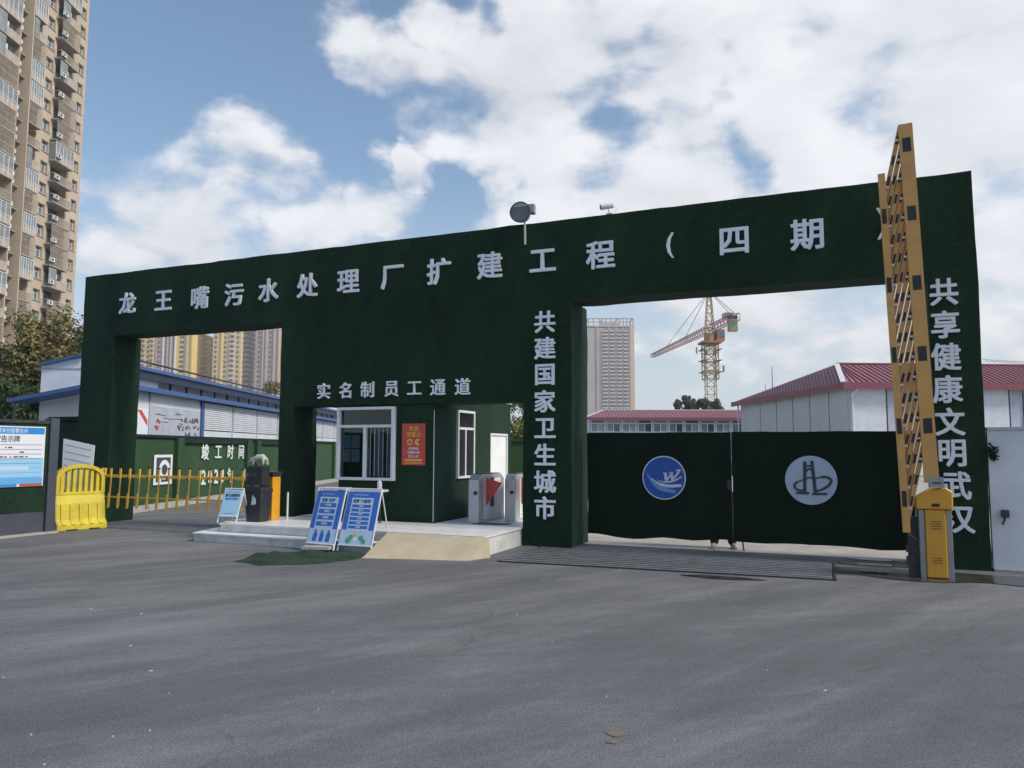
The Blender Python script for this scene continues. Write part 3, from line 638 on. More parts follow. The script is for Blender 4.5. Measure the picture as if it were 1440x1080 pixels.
MB(PWHITE).prism([(-.35, .75), (.28, .62), (.33, 1.66), (-.35, 1.8)], 'y', -.015, 0, PWHITE).build('sheet', pn)
q = MB(PREFG)
for i in range(6): q.ribbon([(-.3, 1.68 - i * .14), (.26, 1.56 - i * .14)], .02, -.018, -.016, PREFG)
q.build('print', pn)
MB(DARKST).bar((0, .0, 1.5), (.1, .6, 0), .03).build('prop', pn)

# ------------------------------------------------------------------ yellow water barrier
wb = gthing('water_barrier', 'scuffed yellow plastic water filled barrier with arched slatted top beside the slate post', 'barrier', -9.93, -1.2, 0, R(74))
W_, H_ = .46, 1.28
mbb = MB(BARRY)
prof = [(-.26, 0), (-.26, .12), (-.17, .2), (-.13, .52), (-.09, .66), (-.09, .68), (.09, .68), (.09, .66), (.13, .52), (.17, .2), (.26, .12), (.26, 0)]
mbb.prism(prof, 'x', -W_, W_); lower = mbb.build('tank', wb); bevel(lower, .018, 2)
arc = []
for i in range(15):
    a = math.pi * i / 14; arc.append((W_ * math.cos(a) * -1, .98 + .3 * math.sin(a) ** .8))
fr = MB(BARRY); outer = [(-W_, .68)] + arc + [(W_, .68)]
inner = [(x * .84, .74 if z <= .68 else .98 + (z - .98) * .76) for x, z in outer]
for i in range(len(outer) - 1): fr.prism([outer[i], outer[i + 1], inner[i + 1], inner[i]], 'y', -.08, .08)
fr.prism([(-W_, .682), (W_, .682), (W_ * .84, .74), (-W_ * .84, .74)], 'y', -.08, .08)
bevel(fr.build('arch_frame', wb), .006)
for i in range(7):
    x = -.33 + i * .11; zt = .98 + .3 * .76 * math.sin(math.acos(max(-1, min(1, x / (W_ * .86))))) ** .8
    bevel(MB(BARRY).box(x - .032, x + .032, -.045, .045, .735, zt + .01).build('slat', wb), .008)
for i in range(5):
    x = -.38 + i * .17; MB(BARRY).prism([(-.275, .12), (-.19, .2), (-.155, .5), (-.13, .5), (-.16, .2), (-.24, .12)], 'x', x, x + .07).build('rib', wb)
MB(RUST).prism([(-.262, .02), (-.262, .13), (-.182, .2), (-.142, .52), (-.1, .66), (.1, .66), (.14, .52), (.18, .2), (.262, .13), (.262, .02)], 'x', -W_ - .012, -W_ + .02).build('scuffed_end', wb)
for x in (-.3, .12): MB(BLKP).box(x, x + .2, -.266, -.258, 0, .03).build('forklift_slot', wb)

# ------------------------------------------------------------------ left barrier boom and its cabinet
YEL3 = mat('fence_yellow', (.74, .44, .06), .5, var=.12, scale=3)
lb = gthing('fence_boom', 'lowered orange yellow picket boom closing the left opening', 'barrier boom', 0, -.72, 0)
A = -10.0; Bx = -6.0
bevel(MB(YEL3).box(A, Bx, -.025, .025, 1.01, 1.068).build('top_rail', lb), .005); MB(YEL3).box(A + .05, Bx - .35, -.014, .014, .605, .635).build('lower_rail', lb)
n = 15
for i in range(n):
    x = A + .14 + i * .262
    MB(YEL3).bar((x + .02, -.042, 1.19), (x - .02, -.042, .42), .024, .016).build('picket', lb)
    MB(YEL3).bar((x + .024, -.062, 1.2), (x + .018, -.062, 1.0), .042, .016).build('picket_sleeve', lb); MB(YEL3).bar((x - .008, -.062, .7), (x - .02, -.062, .4), .042, .016).build('picket_sleeve', lb); MB(BLK).box(x - .005, x + .05, -.075, -.05, 1.2, 1.225).build('picket_cap', lb)
for x in [A + .1 + k * .53 for k in range(7)]:
    MB(BLK).box(x + .2, x + .32, -.0345, -.0305, 1.005, 1.03).build('black_mark', lb)
MB(YEL3).bar((A + .12, .0, 1.2), (A + .02, .0, .02), .05, .04).build('end_post', lb); MB(YEL3).bar((A + .2, .0, 1.2), (A + .05, .0, .03), .03, .03).build('end_brace', lb)
lc = gthing('boom_cabinet', 'plain orange boom gate cabinet behind the black bin on the platform', 'boom gate', -5.68, -.66, .3)
bevel(MB(YEL2).box(-.15, .2, -.11, .11, 0, .8, YEL2).build('cabinet', lc), .012); bevel(MB(BLKP).box(-.17, .22, -.13, .13, .8, .88).build('cap', lc), .01); MB(GREYM).box(-.2, -.12, -.3, -.151, .62, .76).build('boom_bracket', lc); MB(PAPER).box(-.1, .0, -.156, -.151, .45, .58).build('sticker', lc)
MB(FRAMEW).tube((0, 0, .3), (0, 0, .8), .018, n=8).build('white_stake', label='short thin white stake standing against the dark pillar right of the orange cabinet', cat='stake', loc=GW(-5.35, -.5, 0))

# ------------------------------------------------------------------ bin, box, figure, small A-frame
bn = gthing('waste_bin', 'black lidded plastic bin on the platform behind the small light blue board', 'bin', -5.6, -1.0, .3)
bd = MB(BLKP); bd.add([(-.16, -.12, 0), (.16, -.12, 0), (.16, .12, 0), (-.16, .12, 0), (-.2, -.15, .52), (.19, -.15, .52), (.19, .15, .52), (-.2, .15, .52)], [(3, 2, 1, 0), (4, 5, 6, 7), (0, 1, 5, 4), (1, 2, 6, 5), (2, 3, 7, 6), (3, 0, 4, 7)]); bevel(bd.build('body', bn), .02)
bevel(MB(BLKP).prism([(-.18, .521), (.2, .521), (.19, .6), (.1, .64), (-.14, .64)], 'y', -.16, .16).build('lid', bn), .012); MB(PAPER).box(.0, .09, -.13, .1, .641, .646).build('paper', bn)
MB(PAPER).prism([(-.02, .3), (.08, .32), (.07, .42), (0, .48)], 'y', -.158, -.153).build('sticker', bn)
bx = gthing('black_box', 'matt black carton with faint pale logo balanced on the bin', 'box', -5.62, -1.02, .95)
bevel(MB(BLKP).box(-.17, .19, -.1, .1, 0, .34).build('carton', bx), .004)
lgm = MB(GREYM); lgm.box(-.16, -.145, -.1035, -.1005, .15, .22).box(-.13, -.115, -.1035, -.1005, .15, .22).box(-.145, -.13, -.1035, -.1005, .15, .16).box(-.08, .06, -.1035, -.1005, .2, .208).box(-.08, .06, -.1035, -.1005, .17, .175); lgm.build('logo', bx)

def skin(name, verts, edges, radii, parent, m, sub=2, **kw):
    me = bpy.data.meshes.new(name); me.from_pydata(verts, edges, []); me.materials.append(m)
    o = link(name, me, parent, **kw); md = o.modifiers.new('skin', 'SKIN'); md.use_smooth_shade = True
    for i, r in enumerate(radii):
        me.skin_vertices[0].data[i].radius = (r, r) if isinstance(r, (int, float)) else r
    me.skin_vertices[0].data[0].use_root = True
    s_ = o.modifiers.new('sub', 'SUBSURF'); s_.levels = sub; s_.render_levels = sub
    return o
ct = gthing('cat', 'small pale cat with darker legs standing on the black box with lowered head', 'cat', -5.58, -1.02, 1.292, R(8))
V_ = [(0, 0, .16), (.07, 0, .165), (.12, 0, .15), (-.07, 0, .155), (-.13, 0, .13), (-.17, 0, .09), (-.205, 0, .06),
      (-.08, .035, .09), (-.075, .035, .01), (-.1, -.035, .09), (-.11, -.035, .01), (.1, .035, .1), (.12, .035, .06), (.105, .035, .01), (.09, -.035, .1), (.1, -.035, .055), (.085, -.035, .01), (.155, 0, .12), (.165, 0, .05), (.17, 0, .02)]
E_ = [(0, 1), (1, 2), (0, 3), (3, 4), (4, 5), (5, 6), (3, 7), (7, 8), (3, 9), (9, 10), (2, 11), (11, 12), (12, 13), (2, 14), (14, 15), (15, 16), (2, 17), (17, 18), (18, 19)]
skin('body', V_, E_, [.055, .056, .046, .05, .038, .036, .018, .022, .014, .022, .014, .026, .017, .012, .026, .017, .012, .018, .015, .01], ct, FUR)
er = MB(FUR)
for y in (-.022, .022): er.tube((-.158, y, .12), (-.155, y * 1.3, .155), .014, .002, 6)
er.build('ears', ct)
bel = MB(FURD)
for x, y in ((-.08, .035), (-.11, -.035), (.108, .035), (.088, -.035)): bel.tube((x, y, .005), (x, y, .05), .017, .017, 8)
bel.build('dark_paws', ct); MB(FURD).tube((-.2, 0, .055), (-.212, 0, .05), .012, .005, 8).build('nose', ct)

def aframe(parent, w, hgt, spread, tube_m, r=.012, back=True):
    """two folded legs frames; front face leans back"""
    f = MB(tube_m)
    for x in (-w / 2, w / 2):
        f.tube((x, 0, 0), (x, spread / 2, hgt), r, n=8)
    f.tube((-w / 2, spread / 2, hgt - .01), (w / 2, spread / 2, hgt - .01), r, n=8); f.tube((-w / 2, .02, .12), (w / 2, .02, .12), r, n=8)
    f.build('front_frame', parent)
    f = MB(tube_m)
    for x in (-w / 2 + .02, w / 2 - .02): f.tube((x, spread, 0), (x, spread / 2 + .02, hgt - .02), r * .8, n=8)
    f.tube((-w / 2 + .02, spread * .93, .14), (w / 2 - .02, spread * .93, .14), r * .8, n=8); f.build('back_frame', parent)
def lean(o, hgt, spread): o.rotation_euler = (-math.atan2(spread / 2, hgt), 0, 0); return o
a1 = gthing('a_frame_board', 'small light blue folding board on the left end of the platform', 'sign board', -5.88, -1.47, .3, R(6))
aframe(a1, .38, .6, .42, FRAMEW, .011)
s1 = MB(LBLUE); s1.box(-.175, .175, -.016, -.006, .13, .6, LBLUE).text('湖北健康码', 0, .5, .062, -.017, PBLACK, .016).text('请出示并登记', 0, .435, .045, -.017, PBLUE, .01).box(-.14, .14, -.018, -.0165, .555, .563, PBLUE).box(-.1, .1, -.018, -.0165, .165, .172, PBLUE)
lean(s1.build('sign_face', a1), .6, .42)

# the two blue boards in front of the platform
def board(s, t, w, label, title, rows, pics, rz):
    q = gthing('a_frame_board', label, 'sign board', s, t, 0, rz, 'blue folding boards in front of the platform')
    aframe(q, w, .98, .62, FRAMEW, .013)
    m = MB(PBLUE); m.box(-w / 2 + .012, w / 2 - .012, -.018, -.008, .13, .97, PBLUE).box(-w / 2 + .014, w / 2 - .014, -.0195, -.0185, .135, .36, PPALE)
    m.box(-w * .33, w * .33, -.0215, -.02, .33, .87, PPALE).text(title, 0, .82, .062, -.022, PBLACK, .015, sx=.9)
    k = len(rows); ph = .4 / k
    for i, tx_ in enumerate(rows):
        z = .74 - i * ph; m.box(-w * .29, w * .29, -.0235, -.0218, z - ph * .34, z + ph * .34, PBLUE).text(tx_, 0, z, ph * .42, -.0238, PWHITE, .01)
    m.box(-w * .3, w * .15, -.02, -.0182, .915, .921, PWHITE)
    if pics == 'bottles':
        for x in (-.13, 0, .13): m.prism([(x - .04, .16), (x + .04, .16), (x + .045, .27), (x + .015, .32), (x + .015, .345), (x - .015, .345), (x - .015, .32), (x - .035, .27)], 'y', -.022, -.0198, PBLUE)
    else:
        for x, z, r, c in ((-.13, .2, .05, PGREEN), (-.09, .25, .04, PGREEN), (.1, .24, .045, PGREEN), (.15, .19, .04, PGREEN), (-.02, .22, .035, PWHITE), (-.02, .285, .03, PYEL), (.05, .28, .02, PBLUE2)): m.disc((x, z), r, -.022 - abs(x) * .004, -.0198, 14, c)
    lean(m.build('sign_face', q), .98, .62)
    ft = MB(BLKP)
    for x in (-w / 2, w / 2): ft.box(x - .022, x + .022, -.03, .03, 0, .035)
    ft.build('rubber_feet', q)
    return q
board(-3.5, -2.02, .56, 'blue board with bottle drawings, left of the pair before the platform', '疫情 “四早”', ['早发现', '早报告', '早隔离', '早治疗'], 'bottles', R(-4))
board(-2.87, -2.0, .6, 'blue board with round green drawings, right of the pair beside the ramp', '疫情 “六做到”', ['勤洗手', '戴口罩', '少聚集', '多通风', '常消毒', '保距离'], 'g', R(0))
tb_ = gthing('narrow_table', 'narrow table with two white tops standing below the booth window', 'table', -4.2, -.28, .3)
MB(FRAMEW).box(-.52, .02, -.14, .12, .56, .6).build('top', tb_); MB(FRAMEW).box(.12, .8, -.14, .12, .54, .58).build('top', tb_)
for x in (-.48, -.02, .16, .76): MB(DARKST).box(x - .012, x + .012, -.1, -.076, 0, .54).build('leg', tb_)
sb = gthing('sanitiser_bottle', 'clear pump bottle on the right end of the narrow table', 'bottle', -3.5, -.3, .88)
q = MB(PAPER); q.tube((0, 0, 0), (0, 0, .13), .042, n=14).tube((0, 0, .13), (0, 0, .16), .042, .015, n=14); q.build('body', sb); q = MB(FRAMEW); q.tube((0, 0, .16), (0, 0, .21), .008, n=8).bar((0, 0, .21), (-.04, 0, .205), .012); q.build('pump', sb)

# loose turf carpet lying on the ground
cm = bpy.data.meshes.new('turf_carpet'); bm = bmesh.new()
out = [(-3.94, -3.36), (-3.4, -3.5), (-3.0, -3.3), (-2.7, -3.04), (-2.48, -2.42), (-2.6, -1.95), (-3.2, -1.9), (-3.7, -2.15), (-4.1, -2.6)]
cx = sum(p[0] for p in out) / len(out); cy = sum(p[1] for p in out) / len(out)
rings = []
for k in range(9):
    f = k / 8; ring = []
    for i in range(54):
        j = i / 6; a = out[int(j)]; c = out[(int(j) + 1) % 9]; w = j - int(j)
        x = a[0] * (1 - w) + c[0] * w; y = a[1] * (1 - w) + c[1] * w
        x += noise.noise(Vector((x * 4, y * 4, 1))) * .07; y += noise.noise(Vector((x * 4, y * 4, 5))) * .07
        x = cx + (x - cx) * f; y = cy + (y - cy) * f
        z = .018 + max(0, noise.noise(Vector((x * 2.2, y * 5, 2)))) * .09 + abs(noise.noise(Vector((x * 9, y * 9, 2)))) * .02
        ring.append(bm.verts.new((x, y, z if k < 8 else .004)))
        if k == 0: break
    rings.append(ring)
for i in range(54): bm.faces.new([rings[0][0], rings[1][i], rings[1][(i + 1) % 54]])
for k in range(1, 8):
    for i in range(54): bm.faces.new([rings[k][i], rings[k + 1][i], rings[k + 1][(i + 1) % 54], rings[k][(i + 1) % 54]])
bmesh.ops.recalc_face_normals(bm, faces=bm.faces); bm.to_mesh(cm); bm.free(); cm.materials.append(TURF_RUG)
link('turf_carpet', cm, None, GW(0, 0), (0, 0, -TH), 'crumpled offcut of green turf carpet lying before the blue boards', 'carpet')
MB(KERB).box(-.22, .22, -.12, .12, .06, .1, None, Matrix.Rotation(.3, 4, 'Z')).build('paving_slab', label='loose pale slab on the turf carpet under the left blue board', cat='slab', loc=GW(-3.45, -2.12, 0), rot=(0, 0, -TH))

# ------------------------------------------------------------------ drain grate
gt = gthing('drain_grate', 'long steel bar drain grate set across the gateway before the gate leaves', 'drain grate', 0, 0, 0)
pit = MB(BLK); pit.add([(-.5, -1.84, .0045), (3.92, -1.62, .0045), (3.92, -.22, .0045), (-.5, -.22, .0045)], [(0, 1, 2, 3)]); pit.build('pit', gt)
br = MB(mat('grate_steel', (.22, .225, .23), .55, .2, var=.2, scale=5))
for i in range(10):
    a = i / 9; y0 = -1.8 + a * 1.56; y1 = -1.6 + a * 1.36
    br.bar((-.46, y0, .012), (3.9, y1, .012), .075, .012)
br.build('bars', gt, kind='stuff')
fr = MB(DARKST)
fr.bar((-.52, -1.86, .012), (3.95, -1.64, .012), .03, .016).bar((-.52, -.2, .012), (3.95, -.2, .012), .03, .016).bar((3.93, -1.61, .0125), (3.93, -.23, .0125), .03, .016); fr.build('frame', gt)

# ------------------------------------------------------------------ right boom gate
rc = gthing('boom_gate', 'yellow boom gate cabinet with grey sides below the raised picket boom on the right', 'boom gate', 5.12, -.85, 0)
bevel(MB(YEL2).box(-.115, .115, -.17, .15, .015, .86, YEL2).build('front_panel', rc), .012)
for x0, x1 in ((-.185, -.118), (.118, .185)): bevel(MB(GREYM).box(x0, x1, -.15, .15, 0, .86).build('side_panel', rc), .008)
hd = MB(YEL2); hd.prism([(-.21, .865), (.2, .865), (.2, 1.09), (.13, 1.14), (.0, 1.13), (-.21, 1.0)], 'y', -.2, .17); bevel(hd.build('hood', rc), .02, 3)
MB(BLK).box(-.04, .05, -.206, -.2, .9, .94).build('badge', rc)
lv = MB(BLK)
for z in (.62, .65, .68, .71, .2, .23, .26): lv.box(-.05, .06, -.1745, -.1705, z, z + .007)
lv.build('vent_slots', rc, kind='stuff')
MB(GREYM).box(-.06, .1, -.263, -.15, 1.142, 1.27).build('boom_clamp', rc); MB(DARKST).box(-.03, .07, -.268, -.2635, 1.19, 1.21).build('clamp_slot', rc)
MB(DARKST).box(-.3, -.19, .0, .12, 0, .75).build('motor_post', rc)
for k, z in enumerate((.15, .3)): MB(DARKST).box(-.33, -.19, -.02, .02, z, z + .1).build('spring_block', rc)
bo = gthing('raised_boom', 'raised yellow and black folding picket boom rising above the gateway top', 'barrier boom', 5.09, -1.08, 1.2, 0)
# the boom leans left: local axis along u
ang = math.atan2(.13, 4.9)
def U(k, off): return (-math.sin(ang) * k + math.cos(ang) * off, math.cos(ang) * k + math.sin(ang) * off)   # x,z
def strip(name, k0, k1, off, w, y0, y1, m=YEL):
    a = U(k0, off); c = U(k1, off); mb = MB(m); mb.ribbon([a, c], w, y0, y1, m); return mb.build(name, bo)
LB = 4.68
strip('main_beam', 0, LB, 0, .165, -.03, .03)
k = .62
while k < LB - .1: strip('black_patch', k, k + .19, 0, .1, -.0335, -.0305, BLK); k += .92
strip('lower_rail', -.62, LB - .62, -.32, .085, -.02, .02)
k = -.3
while k < LB - .8: strip('black_patch', k, k + .2, -.32, .055, -.0235, -.0205, BLK); k += .92
i = 0; k = .25
while k < LB - .04:
    # pickets hinge on beam and rail, folded nearly parallel to the boom
    a = (k + .25, -.05); c = (k - .83, -.325); yy = .05 + .015 * (i % 2)
    p0, p1 = U(a[0] if a[0] < LB + .25 else LB + .25, a[1]), U(*c); mb = MB(YEL); mb.ribbon([p0, p1], .058, yy - .012, yy, YEL)
    for w0 in (.12, .37, .62, .87):
        q0 = tuple(p0[j] + (p1[j] - p0[j]) * w0 for j in (0, 1)); q1 = tuple(p0[j] + (p1[j] - p0[j]) * (w0 + .11) for j in (0, 1)); mb.ribbon([q0, q1], .03, yy - .0145, yy - .0122, BLK)
    mb.build('picket', bo)
    hg = MB(FRAMEW)
    for off, dk in ((-.1, .05), (-.26, -.57)):
        x, z = U(k + dk + .0, off); hg.box(x - .022, x + .022, yy - .034, yy - .016, z - .014, z + .014)
    hg.build('hinge', bo); k += .262; i += 1
MB(DARKST).bar((U(-.62, -.32)[0], 0, U(-.62, -.32)[1]), (-.12, .12, -.78), .02, .015).build('stay', bo)

# ------------------------------------------------------------------ lamp and cameras on the beam
fl = gthing('floodlight', 'round grey floodlight on a bracket at the top of the gateway beam', 'floodlight', -.88, -.08, 5.68, R(8))
hb = MB(GREYM); hb.tube((0, -.06, 0), (0, .1, .01), .18, .15, 32, GREYM); hb.tube((0, .1, .01), (0, .16, .015), .15, .07, 24); hb.build('housing', fl)
ln = MB(mat('lamp_lens', (.12, .12, .13), .3, spec=.6, var=.1)); ln.tube((0, -.066, 0), (0, -.0605, 0), .165, n=32); ln.build('lens', fl)
rim = MB(DARKST)
for i in range(32):
    a, c = 2 * math.pi * i / 32, 2 * math.pi * (i + 1) / 32; rim.bar((.175 * math.cos(a), -.07, .175 * math.sin(a)), (.175 * math.cos(c), -.07, .175 * math.sin(c)), .014, .03, up=(0, 1, 0))
rim.build('rim', fl)
MB(GREYM).box(.08, .22, .05, .2, .02, .17).build('driver_box', fl)
a_ = MB(FRAMEW); a_.bar((.07, 0, -.17), (.07, .03, -.55), .03, .02).bar((.07, 0, -.17), (.07, .08, -.05), .03); a_.build('bracket', fl)
cx_ = gthing('security_camera', 'white bullet security camera on the beam right of the floodlight', 'camera', .62, .02, 5.53)
q = MB(FRAMEW); q.tube((.1, .03, .13), (-.09, -.05, .1), .045, .05, 16); q.build('housing', cx_); MB(BLK).tube((-.0905, -.0505, .1), (-.1, -.054, .099), .042, .04, 14).build('lens', cx_)
q = MB(FRAMEW); q.tube((.03, 0, .06), (.06, 0, -.02), .014, n=8).tube((.1, .03, .12), (.17, .05, .08), .004, n=6).tube((.17, .05, .08), (.12, .03, -.0), .004, n=6).box(.0, .1, -.04, .04, -.03, -.01); q.build('mount', cx_)

# ------------------------------------------------------------------ white wall at the right
ww = gthing('white_wall', 'plain off white site wall at the right end of the gateway', 'wall')
for i in range(5): MB(WHITEWALL).box(5.9 + i * 1.8, 5.9 + i * 1.8 + 1.792, .02, .12, .03, 1.88).build('panel', ww)
MB(KERB).box(5.9, 15, -.02, .2, 0, .03).build('footing', ww); MB(PREFG).box(5.9, 15, -.0, .14, 1.881, 1.92).build('top_rail', ww)
jb = gthing('junction_box', 'small black box low on the white wall beside the right pillar', 'box', 6.05, 0, .72)
bevel(MB(BLKP).box(-.04, .045, -.08, .018, 0, .1).build('case', jb), .01); MB(BLKP).tube((0, -.03, 0), (-.03, -.02, -.1), .012, n=8).build('cable', jb)
sp = MB(DARKST); sp.tube((13.2, 12.4, 2.2), (16.3, 14.5, 4.1), .03, n=8); sp.build('scaffold_pole', label='dark slanting scaffold pole rising behind the white wall', cat='pole')

# ------------------------------------------------------------------ person behind the gate, only the feet show under it
ps = gthing('person', 'person in dark trousers and grey shoes standing behind the gate, feet showing below it', 'person', 2.27, 1.0, 0, R(8))
V_ = [(0, 0, .93), (0, 0, 1.08), (0, 0, 1.25), (0, 0, 1.38), (0, -.01, 1.46), (0, -.01, 1.53), (0, -.01, 1.6), (0, -.0, 1.67),
      (-.09, 0, .87), (-.12, -.01, .48), (-.14, .01, .09), (.09, 0, .87), (.12, -.01, .48), (.15, .01, .09), (-.14, -.08, .04), (-.15, -.17, .03), (.17, -.07, .04), (.21, -.15, .03),
      (-.17, 0, 1.36), (-.24, .0, 1.1), (-.22, -.12, .9), (-.2, -.16, .83), (.17, 0, 1.36), (.25, .0, 1.1), (.26, -.08, .87), (.26, -.1, .79)]
E_ = [(0, 1), (1, 2), (2, 3), (3, 4), (4, 5), (5, 6), (6, 7), (0, 8), (8, 9), (9, 10), (10, 14), (14, 15), (0, 11), (11, 12), (12, 13), (13, 16), (16, 17), (3, 18), (18, 19), (19, 20), (20, 21), (3, 22), (22, 23), (23, 24), (24, 25)]
skin('body', V_, E_, [(.14, .1), (.135, .095), (.155, .1), (.13, .09), .055, .075, .085, .06, .09, .06, .042, .09, .06, .042, .04, .035, .04, .035, .055, .043, .033, .035, .055, .043, .033, .035], ps, SKIN)
o = skin('trousers', [(0, 0, .98), (-.09, 0, .87), (-.12, -.01, .48), (-.14, .01, .035), (.09, 0, .87), (.12, -.01, .48), (.15, .01, .035)], [(0, 1), (1, 2), (2, 3), (0, 4), (4, 5), (5, 6)], [(.155, .115), .105, .082, .078, .105, .082, .078], ps, CLOTH)
o = skin('jacket', [(0, 0, .95), (0, 0, 1.2), (0, 0, 1.4), (-.17, 0, 1.37), (-.24, 0, 1.1), (-.225, -.11, .92), (.17, 0, 1.37), (.25, 0, 1.1), (.26, -.08, .89)], [(0, 1), (1, 2), (2, 3), (3, 4), (4, 5), (2, 6), (6, 7), (7, 8)], [(.165, .12), (.17, .12), (.11, .085), .07, .056, .045, .07, .056, .045], ps, JACKET)
skin('hair', [(0, .01, 1.66), (0, .03, 1.63), (0, .01, 1.7)], [(0, 1), (0, 2)], [.092, .09, .06], ps, HAIR)
for sx_, dx in ((-1, -.01), (1, .03)):
    x = .145 * sx_; skin('shoe', [(x, .04, .045), (x + dx, -.06, .045), (x + dx * 2, -.18, .035), (x, .02, .1)], [(0, 1), (1, 2), (0, 3)], [.045, .046, .036, .045], ps, SHOE)
fc = MB(HAIR); fc.box(-.035, -.02, -.098, -.09, 1.6, 1.61).box(.02, .035, -.098, -.09, 1.6, 1.61).build('eyes', ps)
nsx = MB(SKIN); nsx.prism([(-.012, 1.56), (.012, 1.56), (0, 1.6)], 'y', -.115, -.085); nsx.box(-.09, -.082, -.02, .01, 1.57, 1.62).box(.082, .09, -.02, .01, 1.57, 1.62).build('nose_and_ears', ps)
MB(DARKST).bar((.0, 0, .9), (.12, -.12, .0), .022).build('walking_stick', label='thin dark stick slanting to the ground beside the feet under the gate', cat='stick', loc=GW(2.5, .88, 0), rot=(0, 0, -TH))

# ------------------------------------------------------------------ white and blue prefab behind the turf wall
pf = thing('prefab_building', 'long white site cabin with blue roof edges and open louvred bays behind the turf wall', 'building')
X0, X1, Y0, Y1 = -16.0, -13.0, 25.5, 72
MB(PREFAB).box(X0, X1 - .05, Y0, Y1, 0, 3.66).build('core', pf)
MB(PREFAB).prism([(X0, 3.66), (X1 - .05, 3.66), (X1 - .05, 4.5), (-14.5, 4.72), (X0, 4.42)], 'y', Y0, Y0 + 2.2).build('gable', pf)
MB(PREFG).box(X0, X1 - .1, Y0 - .02, Y0 - .001, 4.28, 4.33).build('rail', pf)
# bays on the long side
y = 26.0; seq = [('poster', 26.0, 27.0), ('board', 27.05, 31.55)] ; yy = 31.8
MB(PREFAB).box(X1 - .049, X1 - .02, 25.5, 31.6, 0, 3.4).build('panel', pf)
brd = MB(PREFG); brd.box(X1 - .019, X1 + .0, 27.1, 31.45, .6, 3.15, PREFG); brd.build('marked_board', pf)
sc = MB(PBLACK); random.seed(5)
def scr(y0, y1, z, hh, n, m=PBLACK):
    for i in range(n):
        a = random.uniform(y0, y1); pts = [(a + random.uniform(-.1, .1), z + random.uniform(-hh, hh)) for _ in range(4)]
        for k in range(3):
            p0, p1 = pts[k], pts[k + 1]; sc.bar((X1 + .006, p0[0], p0[1]), (X1 + .006, p1[0], p1[1]), .012, .03, m)
scr(29.6, 31.3, 2.72, .12, 11); scr(29.3, 31.3, 2.42, .12, 14); scr(30, 31.2, 2.15, .1, 7); scr(27.5, 27.8, 2.6, .1, 4, REDP); scr(27.5, 27.8, 2.35, .1, 3, REDP)
for i in range(9):
    z = 3.05 - random.uniform(0, .5); a = random.uniform(27.3, 30.3); sc.bar((X1 + .004, a, z), (X1 + .004, a + random.uniform(.3, 1.1), z + random.uniform(-.05, .05)), .01, .02, PBLACK)
sc.build('scribbles', pf, kind='stuff')
pp = MB(PWHITE); pp.box(X1 - .019, X1, 26.05, 26.95, 1.0, 3.0, PWHITE); pp.add([(X1 + .004, 26.15, 2.95), (X1 + .004, 26.45, 2.95), (X1 + .004, 26.9, 2.6), (X1 + .004, 26.9, 2.4)], [(0, 1, 2, 3)], REDP); pp.build('poster', pf)
n = 0; yy = 31.8
while yy < 71:
    w = 3.35
    MB(PREFAB).box(X1 - .049, X1, yy, yy + w - .12, 0, 2.35).build('panel', pf)
    lo = MB(PREFAB)
    for k in range(13): z = 2.4 + k * .088; lo.box(X1 - .04, X1 + .02, yy + .05, yy + w - .16, z, z + .068, None)
    lo.build('louvre', pf, kind='stuff'); MB(DARKST).box(X1 - .049, X1 - .045, yy, yy + w - .12, 2.36, 3.6).build('louvre_backing', pf)
    MB(BLUEM if n == 0 else PREFG).box(X1 - .04, X1 + .035, yy - .12, yy - (0 if n == 0 else .05), 0, 3.6).build('post', pf)
    yy += w; n += 1
MB(BLUEM).box(X1 - .04, X1 + .035, 31.5, 31.66, 0, 3.6).build('post', pf)
MB(PREFG).box(X1 - .02, X1 + .02, 27.0, 27.08, 0, 3.6).build('post', pf)
MB(BLUEM).prism([(X1 - .3, 3.62), (X1 + .35, 3.58), (X1 + .35, 3.74), (X1 - .3, 3.8)], 'y', Y0 - .3, Y1).build('eave', pf)
q = MB(DARKST)
y = Y0 + .4
while y < Y1: q.box(X1 - .15, X1 - .08, y, y + .07, 3.8, 4.3); y += 1.45
q.build('roof_posts', pf, kind='stuff')
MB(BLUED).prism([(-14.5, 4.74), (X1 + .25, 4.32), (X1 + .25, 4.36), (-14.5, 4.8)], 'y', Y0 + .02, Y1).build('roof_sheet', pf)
MB(BLUEM).prism([(X1 + .2, 4.3), (X1 + .3, 4.3), (X1 + .3, 4.42), (X1 + .2, 4.44)], 'y', Y0 - .1, Y1 + .1).build('fascia', pf)
MB(BLUEM).prism([(X0 + .05, 4.4), (-14.5, 4.74), (-14.5, 4.82), (X0 + .05, 4.48)], 'y', Y0 - .15, Y0 + 3).build('roof_edge', pf)
MB(PREFAB).box(-14.2, X1 - .4, Y0 + 2.3, Y1, 3.8, 4.2).build('sky_backing', pf)  # pale box stands in for the bright sky between the roof posts
MB(BLUED).box(X1 + .16, X1 + .2, Y0, Y1, 4.02, 4.31).build('shade_strip', pf); MB(BLUED).tube((X1 - .3, Y0, 4.72), (X1 - .3, Y1, 4.72), .035, n=8).build('pipe', pf)  # navy strip's dark colour stands in for the shaded underside of the overhang
MB(BLUEM).prism([(-16.35, 3.08), (-13.6, 3.62), (-13.6, 3.74), (-16.35, 3.2)], 'y', Y0 - 1.1, Y0 - .05).build('canopy', pf)
for y in (Y0 - 1.05, ): MB(DARKST).box(-16.2, -16.14, y, y + .06, 0, 3.0).build('canopy_post', pf)

